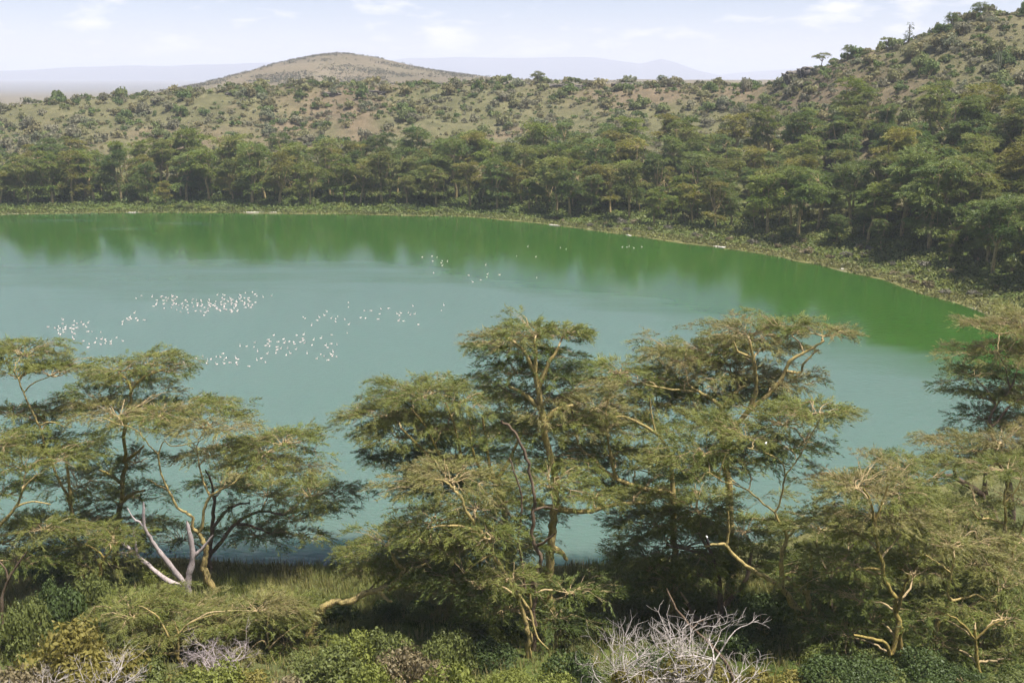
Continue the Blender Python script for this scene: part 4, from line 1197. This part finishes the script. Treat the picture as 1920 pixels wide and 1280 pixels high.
k = tries = 0
while k < 120 and tries < 6000:
    tries += 1
    px = rng.uniform(-60, 1960)
    u = (px - 960) / FPX * 1.01
    s = np.interp(u, S_U, S_Y)
    off = rng.uniform(16, np.interp(px, [0, 500, 800, 1000, 1200, 1600, 1900], [46, 46, 52, 66, 84, 92, 86]))
    y = s + off; x = u * y
    if any((x - a) ** 2 + (y - b) ** 2 < 14 for a, b in occ): continue
    occ.append((x, y))
    r = rng.uniform(1.8, 3.2)
    zn = tree_zone(px)
    c = random.choice([MIDG, (0.15, 0.165, 0.055), DEEP, (0.19, 0.18, 0.075)])
    dp = 'front' if off < 34 else 'deep inside'
    put_bush(MID_B, int(rng.integers(0, 5)), (x, y, gz(x, y) - .1), r, r * rng.uniform(.9, 1.4), c,
             f'big understorey bush {dp} the far wood, {zn} stretch'.replace('front the', 'at the front of the'), f'understorey bushes {dp} of the far wood, {zn} stretch', name='understorey_bush')
    k += 1

# low green ground cover of the far bank: uncountable
g = np.random.default_rng(77)
CX, CY = [], []
n_c = 9000
pxs = g.uniform(-80, 1990, n_c); us = (pxs - 960) / FPX * 1.01
off = np.where(g.uniform(0, 1, n_c) < .2, g.uniform(.5, 5, n_c), g.uniform(2.5, 46, n_c))
ys = np.interp(us, S_U, S_Y) + off; xs = us * ys
zs = ground_z(xs, ys)
dsh = shore_dist(xs, ys)
okc = (dsh > 0.5) & ~in_lake(xs, ys)
xs, ys, zs, dsh, pxs = xs[okc], ys[okc], zs[okc], dsh[okc], pxs[okc]
rep = 9
hgt = np.clip(dsh * 0.09, 0.15, 1.0)
P = np.repeat(np.stack([xs, ys, zs], -1), rep, 0) + g.normal(0, 1, (len(xs) * rep, 3)) * np.array([.55, .55, 0]) + np.stack([np.zeros(len(xs) * rep)] * 2 + [g.uniform(0, 1, len(xs) * rep) * np.repeat(hgt, rep)], -1)
dryw = np.clip((np.repeat(pxs, rep) - 900) / 500, 0, 1)[:, None] * 0.42 + 0.3 * np.repeat(dsh < 5, rep)[:, None]
cc = np.array([0.14, 0.18, 0.048]) * (1 - dryw) + np.array([0.235, 0.215, 0.085]) * dryw
cc = cc * (1 + 0.5 * vnoise(P[:, 0], P[:, 1], 6, 3)[:, None])
V, C = leaf_quads(P, g, 0.34, cc)
tag(obj('ground_cover', mesh('ground_cover', V, np.arange(len(V)).reshape(-1, 4), [M_BUSH], col=C)), 'low green herbs and grass covering the far lake bank', 'ground cover', kind='stuff')

# ------------------------------------------------------------------ shrubs on the rim and the steep hill
HILL_B = bush_meshes(6, 560, 0.10, 160, lumps=9, slim=0.6, mat=M_SCRUB)
HC = [(0.13, 0.17, 0.055), (0.17, 0.195, 0.075), (0.21, 0.205, 0.095), (0.23, 0.215, 0.14), (0.19, 0.20, 0.12), (0.105, 0.145, 0.05), (0.235, 0.21, 0.105), (0.20, 0.19, 0.12)]
cand = []
tries = 0
occ = {}
while tries < 90000 and len(cand) < 4500:
    tries += 1
    px = rng.uniform(-60, 2000)
    u = (px - 960) / FPX * 1.01
    s, r = np.interp(u, S_U, S_Y), np.interp(u, R_U, R_Y)
    start = np.interp(px, [0, 500, 800, 1000, 1200, 1600, 1900], [46, 44, 52, 66, 84, 88, 80])
    y = rng.uniform(s + start, r + 14)
    x = u * y
    right = px > 1430
    gap = 1.45 if right else 1.6
    if vnoise(x, y, 17, 12) + rng.uniform(-.2, .2) < (-0.40 if right else -0.22): continue
    key = (int(x // 4), int(y // 4))
    if any((x - a) ** 2 + (y - b) ** 2 < gap * gap for i in (-1, 0, 1) for j in (-1, 0, 1) for a, b in occ.get((key[0] + i, key[1] + j), [])): continue
    occ.setdefault(key, []).append((x, y))
    size = rng.choice([0.7, 1.2, 1.9, 2.8, 4.0], p=[.34, .28, .20, .12, .06])
    cand.append((size / y, x, y, px, size))
cand.sort(key=lambda c: -c[0])
HZ = ground_z(np.array([c[1] for c in cand]), np.array([c[2] for c in cand]))
SV, SC = [], []
base_me = []
HILL_S = bush_meshes(6, 72, 0.23, 260, lumps=6, slim=0.6, mat=M_SCRUB)
HILL_M = bush_meshes(6, 140, 0.165, 360, lumps=7, slim=0.6, mat=M_SCRUB)
for fol, _ in HILL_S + HILL_M:
    a = np.empty(len(fol.vertices) * 3, np.float32); fol.vertices.foreach_get('co', a)
    c = np.empty(len(fol.vertices) * 4, np.float32); fol.color_attributes['col'].data.foreach_get('color', c)
    base_me.append((a.reshape(-1, 3), c.reshape(-1, 4)[:, :3]))
for i, (_, x, y, px, size) in enumerate(cand):
    colr = np.array(HC[int(rng.integers(0, len(HC)))]) * rng.uniform(1.1, 1.5)
    z = HZ[i] - 0.1
    h = size * rng.uniform(.95, 1.5)
    k = int(rng.integers(0, 6))
    if i < 290:
        where = 'on the steep right hill' if px > 1440 else ('on the left rim slope' if px < 700 else 'on the middle rim slope')
        hb = (y - np.interp(x / y, S_U, S_Y)) / (np.interp(x / y, R_U, R_Y) - np.interp(x / y, S_U, S_Y))
        where = ('near the crest, ' if hb > .85 else 'halfway up, ' if hb > .65 else 'just above the trees, ') + where
        big = 'huge' if size > 4 else 'large' if size > 2.8 else 'medium'
        tint = 'grey green' if colr[0] > 0.25 else 'green'
        put_bush(HILL_B, k, (x, y, z), size, h, tuple(colr), f'{big} {tint} shrub {where}', f'{big} {tint} shrubs {where}', name='shrub', cat='shrub')
    else:
        v, c = base_me[k if size < 1.5 else k + 6]
        v = v.reshape(-1, 4, 3); c = c.reshape(-1, 4, 3)
        sel = rng.uniform(0, 1, len(v)) < 0.9
        a = rng.uniform(0, 6.28)
        q = v[sel].reshape(-1, 3)
        q = np.stack([q[:, 0] * math.cos(a) - q[:, 1] * math.sin(a), q[:, 0] * math.sin(a) + q[:, 1] * math.cos(a), q[:, 2]], -1)
        SV.append(q * np.array([size, size, h]) + np.array([x, y, z])); SC.append(c[sel].reshape(-1, 3) * colr)
V, C = np.concatenate(SV), np.concatenate(SC)
tag(obj('shrubbery', mesh('shrubbery', V, np.arange(len(V)).reshape(-1, 4), [M_SCRUB], col=C)), 'scattered small scrub dotting the dry rim slope and steep hill', 'scrub', kind='stuff')

# scrub texture on the far rounded hill: tiny bushes beyond counting
n_h = 4200
hx0 = atY(640, 140, 1300)[0]
hx = hx0 + g.normal(0, 150, n_h * 3); hy = 1180 + g.uniform(-260, 190, n_h * 3)
hk = np.argsort(-(vnoise(hx, hy, 45, 41) + 0.6 * vnoise(hx, hy, 16, 42) + g.normal(0, .12, len(hx))))[:n_h]
hx, hy = hx[hk], hy[hk]
hz = ground_z(hx, hy)
P = np.repeat(np.stack([hx, hy, hz], -1), 7, 0) + g.normal(0, 1, (n_h * 7, 3)) * np.array([.9, .9, .5]) + np.array([0, 0, .7])
cc = np.array([0.125, 0.12, 0.075]) * np.repeat(g.uniform(.7, 1.35, (n_h, 1)), 7, 0)
V, C = leaf_quads(P, g, 0.75, cc)
tag(obj('scrub', mesh('scrub', V, np.arange(len(V)).reshape(-1, 4), [M_SCRUB], col=C)), 'thin grey green scrub on the rounded hill behind the rim', 'scrub', kind='stuff')

# trees that stand out on the steep hill's skyline
def hill_tree(px, py_foot, Yd, h, w, shape, label, tone):
    p = atY(px, py_foot, Yd)
    z = gz(p[0], p[1])
    g = np.random.default_rng(int(px))
    root = tag(empty('hill_tree', (p[0], p[1], z - .2)), label, 'tree', )
    tb = Tubes(); tw, Vs, Cs = Tubes(), [], []
    top = np.array([g.normal(0, .3), 0, h * (0.55 if shape != 'column' else 0.9)])
    tb.add(smooth_path([[0, 0, -.3], top * .5 + g.normal(0, .1, 3), top], 4), np.linspace(0.22, 0.12, 9), 6)
    if shape == 'umbrella':
        pads = [(-.45, 0.85, .55), (.4, 0.95, .6), (0, 0.78, .5)]
    elif shape == 'round':
        pads = [(0, 0.95, .6), (-.35, .8, .6), (.4, .8, .6), (0, .65, .7), (.1, .5, .55)]
    elif shape == 'column':
        pads = [(0, .98, .5), (.1, .8, .4), (-.15, .6, .6), (.1, .4, .75), (-.1, .25, .8)]
    else:
        pads = [(-.4, .95, .7), (.4, .97, .7)]
    for k, (dx, f, q) in enumerate(pads):
        c = np.array([dx * w, g.normal(0, .3), h * f])
        rt = top if f > .5 else top * f
        tb.add(smooth_path([rt, rt * .5 + c * .5, c], 3), np.linspace(.09, .04, 4)[:4] if False else np.linspace(.09, .04, 7), 5)
        crown_pad(tw, Vs, Cs, rt, c, w * q, w * q * .9, h * (.07 if shape in ('umbrella', 'flat') else .12), tone, 14, SPRAYS_C, 0.8, int(px) + k, 4, .05)
    obj('trunk', tb.mesh('trunk', M_DBARK), root); obj('branches', tw.mesh('branches', M_DBARK), root)
    obj('crown', tri_mesh('crown', Vs, Cs, M_LEAF), root)
hill_tree(1540, 125, 378, 6.0, 3.0, 'umbrella', 'umbrella topped tree on the skyline of the steep hill, lower down', 'g')
hill_tree(1590, 112, 370, 5.0, 2.2, 'round', 'round dark tree on the hill skyline right of the umbrella topped tree', 'd')
hill_tree(1704, 74, 355, 6.5, 1.3, 'column', 'narrow dark tufted tree sticking up from the hill skyline', 'd')
hill_tree(1663, 88, 358, 4.2, 1.7, 'flat', 'tiny flat topped tree on the hill skyline beside the tufted one', 'o')
hill_tree(1836, 30, 345, 5.2, 2.6, 'round', 'rounded dark tree on the very top of the steep hill', 'd')
hill_tree(1782, 52, 348, 4.6, 2.2, 'round', 'dark bushy tree on the hill skyline just below the top', 'd')
hill_tree(1008, 172, 458, 5.0, 2.8, 'round', 'dark rounded tree breaking the rim skyline right of the far hill', 'g')
hill_tree(1240, 164, 446, 4.2, 2.0, 'round', 'small dark tree on the rim skyline below the far peak', 'd')

# a candelabra succulent on the hill
def candelabra(px, py, Yd, h, label):
    p = atY(px, py, Yd); z = gz(p[0], p[1])
    root = tag(empty('candelabra_tree', (p[0], p[1], z - .2)), label, 'cactus tree')
    m = plain('succulent_green', (0.16, 0.17, 0.09), .7)
    obj('trunk', Tubes().add([[0, 0, 0], [0.05, 0, h * .5], [0, 0, h]], [.42, .38, .2], 8).mesh('trunk', m), root)
    for k in range(5):
        a = k * 1.26
        d = np.array([math.cos(a), math.sin(a), 0])
        b0 = np.array([0, 0, h * (.35 + .06 * k)])
        obj('branch', Tubes().add(smooth_path([b0, b0 + d * .7 + np.array([0, 0, .25]), b0 + d * .85 + np.array([0, 0, h * .45])], 3), np.linspace(.2, .13, 7), 6).mesh('branch', m), root)
candelabra(1861, 205, 305, 8.0, 'pale columnar candelabra succulent high on the steep right hill')

# ------------------------------------------------------------------ rocks of the rim
def rock(px, py, Yd, w, h, dpt, label, seed, group=None, name='rock_ledge'):
    g = np.random.default_rng(seed)
    p = atY(px, py, Yd); z = gz(p[0], p[1])
    bm = bmesh.new()
    bmesh.ops.create_icosphere(bm, subdivisions=3, radius=1.0)
    for v in bm.verts:
        c = np.array(v.co)
        q = np.sign(c) * np.abs(c) ** 0.55                       # blocky
        n = 0.16 * math.sin(c[0] * 7 + seed) * math.cos(c[2] * 9 + seed * 2) + 0.10 * math.sin(c[1] * 13 + c[2] * 11 + seed)
        st = 0.08 * math.floor(c[2] * 4) % 0.16
        q = q * (1 + n + st) + g.normal(0, .035, 3)
        v.co = (q[0] * w, q[1] * dpt, q[2] * h)
    me = bpy.data.meshes.new(name); bm.to_mesh(me); bm.free()
    me.materials.append(M_ROCK)
    o = obj(name, me, loc=(p[0], p[1], z + h * 0.2))
    tag(o, label, 'rock', group)
rock(1483, 170, 388, 3.2, 3.0, 3, 'dark rock cliff where the rim meets the steep hill', 3, name='rock_cliff')
rock(1510, 174, 384, 3.0, 2.4, 3, 'paler broken rock face beside the dark cliff of the steep hill', 9, name='rock_cliff')
for j, (px, py, w, lb) in enumerate([(1040, 152, 6, 'thin dark rock ledge on the rim skyline right of the rounded tree'), (1075, 153, 5, 'low dark rock ledge next along the rim skyline'),
                                     (1165, 156, 4, 'small dark rock ledge on the rim left of the small dark tree'), (700, 165, 5, 'reddish rock ledge under the rim below the far hill'),
                                     (622, 178, 4, 'slanting rock slab on the slope below the far hill'), (440, 216, 3, 'small rock outcrop on the left rim slope')]):
    rock(px, py, 452 if px > 900 else 445, w, 0.9, 2, lb, 20 + j)

# pale salt crusts at the far waterline
M_SALT = bark_material('salt_crust', (0.62, 0.58, 0.52), (0.50, 0.46, 0.40), (0.40, 0.36, 0.30), scale=0.8)
for j, (px, py, w) in enumerate([(250, 398.5, 20), (474, 399, 30), (512, 399, 12), (1040, 422, 20), (1180, 441, 9), (1350, 463, 20), (1582, 505, 15)]):
    p = atZ(px, py - 1.2, 0.25)
    bm = bmesh.new()
    bmesh.ops.create_icosphere(bm, subdivisions=2, radius=1.0)
    u_ = p[0] / p[1]
    sl = (np.interp(u_ + .01, S_U, S_Y) - np.interp(u_ - .01, S_U, S_Y)) / (0.02 * p[1])
    ww = w / FPX * p[1] * .6
    for v in bm.verts:
        a = math.atan2(v.co.y, v.co.x)
        f = 1 + .3 * math.sin(a * 3 + j) + .2 * math.sin(a * 7 + j * 2)
        v.co = (v.co.x * ww * f, v.co.y * 0.5 * f, v.co.z * .14)
    me = bpy.data.meshes.new('salt_crust'); bm.to_mesh(me); bm.free(); me.materials.append(M_SALT)
    o = obj('salt_crust', me, loc=(p[0], p[1], gz(p[0], p[1]) + .05)); o.rotation_euler = (0, 0, math.atan(sl))
    side = 'left half of the far waterline' if px < 700 else 'curving right waterline'
    tag(o, f'thin white crust of dried mud on the {side}', 'mud crust', f'white crusts on the {side}')

# ------------------------------------------------------------------ flamingos
M_PINK = plain('flamingo_plumage', (0.88, 0.70, 0.67), .8)
M_LEG = plain('flamingo_bill', (0.30, 0.06, 0.06), .5)
def ring_body(sections, sides=8):
    """closed skin through (centre, ry, rz) sections"""
    V, F = [], []
    th = np.arange(sides) * 2 * math.pi / sides
    for c, a, b, t in sections:
        t = np.array(t, float); t /= np.linalg.norm(t)
        s = np.cross(t, [0, 1, 0.001]); s /= np.linalg.norm(s); q = np.cross(t, s)
        V.append(np.array(c) + np.cos(th)[:, None] * q * a + np.sin(th)[:, None] * s * b)
    n = len(sections)
    i = np.arange(n - 1)[:, None] * sides; j = np.arange(sides)[None]; jn = (j + 1) % sides
    F = np.stack([i + j, i + jn, i + sides + jn, i + sides + j], -1).reshape(-1, 4)
    return np.concatenate(V), F
def flamingo_mesh(pose):
    neck = {'up': [(.30, .42), (.36, .60), (.31, .78), (.35, .92), (.43, .95), (.50, .88), (.53, .80)],
            'feed': [(.33, .40), (.45, .50), (.56, .46), (.60, .30), (.60, .14), (.57, .05), (.53, .02)],
            'rest': [(.28, .42), (.34, .56), (.28, .66), (.20, .62), (.17, .54), (.14, .47), (.10, .44)]}[pose]
    S = [((-.46, 0, .30), .012, .012, (1, 0, 0)), ((-.34, 0, .30), .08, .06, (1, 0, 0)), ((-.18, 0, .28), .16, .15, (1, 0, 0)), ((0, 0, .27), .19, .20, (1, 0, .1)), ((.16, 0, .29), .16, .17, (1, 0, .3)), ((.26, 0, .35), .09, .09, (1, 0, 1))]
    pts = [(.26, .35)] + neck
    rad = [.045, .04, .036, .036, .05, .045, .012]
    for k, (x, z) in enumerate(neck):
        a, b = pts[k], pts[min(k + 2, len(pts) - 1)]
        S.append(((x, 0, z), rad[k], rad[k], (b[0] - a[0], 0.0, b[1] - a[1])))
    V, F = ring_body(S)
    nb = len(F)
    mi = np.zeros(nb, int); mi[-8:] = 1                      # bill
    T_ = Tubes()
    for s in (-.05, .05):
        T_.add([[.02, s, .14], [.0, s, -.06], [.01, s, -.35]], [.018, .013, .013], 4)
    lv_, lf_ = np.concatenate(T_.V), np.concatenate(T_.F)
    V2 = np.concatenate([V, lv_]); F2 = np.concatenate([F, lf_ + len(V)])
    return mesh('flamingo', V2 * 0.46, F2, [M_PINK, M_LEG], mi=np.concatenate([mi, np.ones(len(lf_), int)]), smooth=True)
FL = [flamingo_mesh(p) for p in ('up', 'feed', 'rest')]
FCL = [  # px, py, spread x, spread y, tilt, count, where
    (405, 571, 42, 9, -.12, 78, 'in the tightest part of the flock'), (315, 565, 40, 7, .1, 26, 'in the tightest part of the flock'), (455, 562, 26, 10, 0, 18, 'in the tightest part of the flock'),
    (130, 615, 22, 14, 0, 28, 'in the loose group nearest the left tall tree'), (190, 640, 24, 9, -.3, 16, 'in the loose group nearest the left tall tree'), (245, 597, 18, 6, 0, 10, 'in the loose group nearest the left tall tree'),
    (540, 650, 62, 15, -.1, 44, 'in the scattered group in mid lake'), (420, 675, 45, 7, .1, 22, 'in the scattered group in mid lake'), (620, 668, 25, 5, .1, 8, 'in the scattered group in mid lake'),
    (740, 592, 75, 14, -.05, 26, 'in the thin line out in the middle of the lake'), (640, 597, 45, 3, 0, 9, 'in the thin line out in the middle of the lake'),
    (815, 490, 40, 6, 0, 8, 'near the reflection of the far wood'), (900, 515, 60, 14, 0, 9, 'near the reflection of the far wood'), (1000, 468, 70, 8, -.1, 5, 'near the reflection of the far wood'), (1180, 462, 25, 3, 0, 5, 'near the reflection of the far wood'),
]
placed = []
for (cx, cy, sx, sy, tilt, cnt, where) in FCL:
    n = 0
    while n < cnt:
        ax = rng.normal(0, 0.78); ay = rng.normal(0, 0.78)
        px = cx + ax * sx; py = cy + ay * sy + tilt * ax * sx * .5
        p = atZ(px, py)
        if any((p[0] - q[0]) ** 2 + (p[1] - q[1]) ** 2 < 0.5 for q in placed): continue
        if not in_lake(p[0], p[1])[0]: continue
        placed.append(p)
        o = obj('flamingo', FL[int(rng.choice([0, 1, 2], p=[.4, .4, .2]))], loc=(p[0], p[1], -0.06))
        o.rotation_euler = (0, 0, rng.uniform(0, 6.28))
        tag(o, f'pale pink flamingo wading {where}', 'flamingo', f'flamingos {where}')
        n += 1

# ------------------------------------------------------------------ birds in the golden fork
def perched_bird(px, py, Yb, label, face):
    p = atY(px, py, Yb)
    S = [((-.30, 0, -.16), .02, .05, (1, 0, .6)), ((-.20, 0, -.04), .06, .07, (1, 0, .8)), ((-.08, 0, .10), .12, .12, (.7, 0, 1)), ((0, 0, .26), .125, .13, (.3, 0, 1)), ((.02, 0, .38), .09, .09, (.1, 0, 1)),
         ((.03, 0, .45), .065, .065, (.3, 0, 1)), ((.07, 0, .53), .07, .07, (1, 0, .6)), ((.13, 0, .54), .05, .05, (1, 0, -.1)), ((.17, 0, .52), .02, .02, (1, 0, -.5)), ((.20, 0, .48), .006, .006, (.4, 0, -1))]
    V, F = ring_body(S, 10)
    V = V * 0.85
    mi = np.zeros(len(F), int); mi[50:70] = 1; mi[70:] = 2
    me = mesh('bird', V, F, [plain('black_plumage', (0.02, 0.018, 0.018), .6), plain('white_plumage', (0.75, 0.74, 0.70), .7), plain('bill', (0.25, .2, .08), .5)], mi=mi, smooth=True)
    o = obj('bird', me, loc=tuple(p)); o.rotation_euler = (0, 0, face)
    tag(o, label, 'bird')
    T_ = Tubes()
    for s in (-.05, .05):
        T_.add([[-.06, s, .06], [-.03, s, -.06], [-.01, s, -.14]], [.03, .018, .016], 5)
    obj('legs', T_.mesh('legs', M_LEG), o)
    return o
perched_bird(1326, 1018, 57, 'black and white bird perched at the broken golden limb', 2.4)
perched_bird(1434, 843, 57, 'dark bird perched high on a thin branch of the golden fork', 0.6)

# ------------------------------------------------------------------ haze over the rift
bm = bmesh.new()
bmesh.ops.create_cube(bm, size=1.0)
hz_me = bpy.data.meshes.new('haze'); bm.to_mesh(hz_me); bm.free()
haze = obj('haze', hz_me, loc=(0, 1000, 118))
haze.scale = (88000, 90000, 364)
tag(haze, 'pale blue haze hanging over the distant plain', 'haze', kind='stuff')
hm, hn, hl, hout = new_mat('haze_air')
pv = hn.new('ShaderNodeVolumePrincipled')
pv.inputs['Color'].default_value = (0.84, 0.88, 1.0, 1)
pv.inputs['Density'].default_value = 0.00018
pv.inputs['Anisotropy'].default_value = 0.0
hl.new(pv.outputs['Volume'], hout.inputs['Volume'])
hz_me.materials.append(hm)
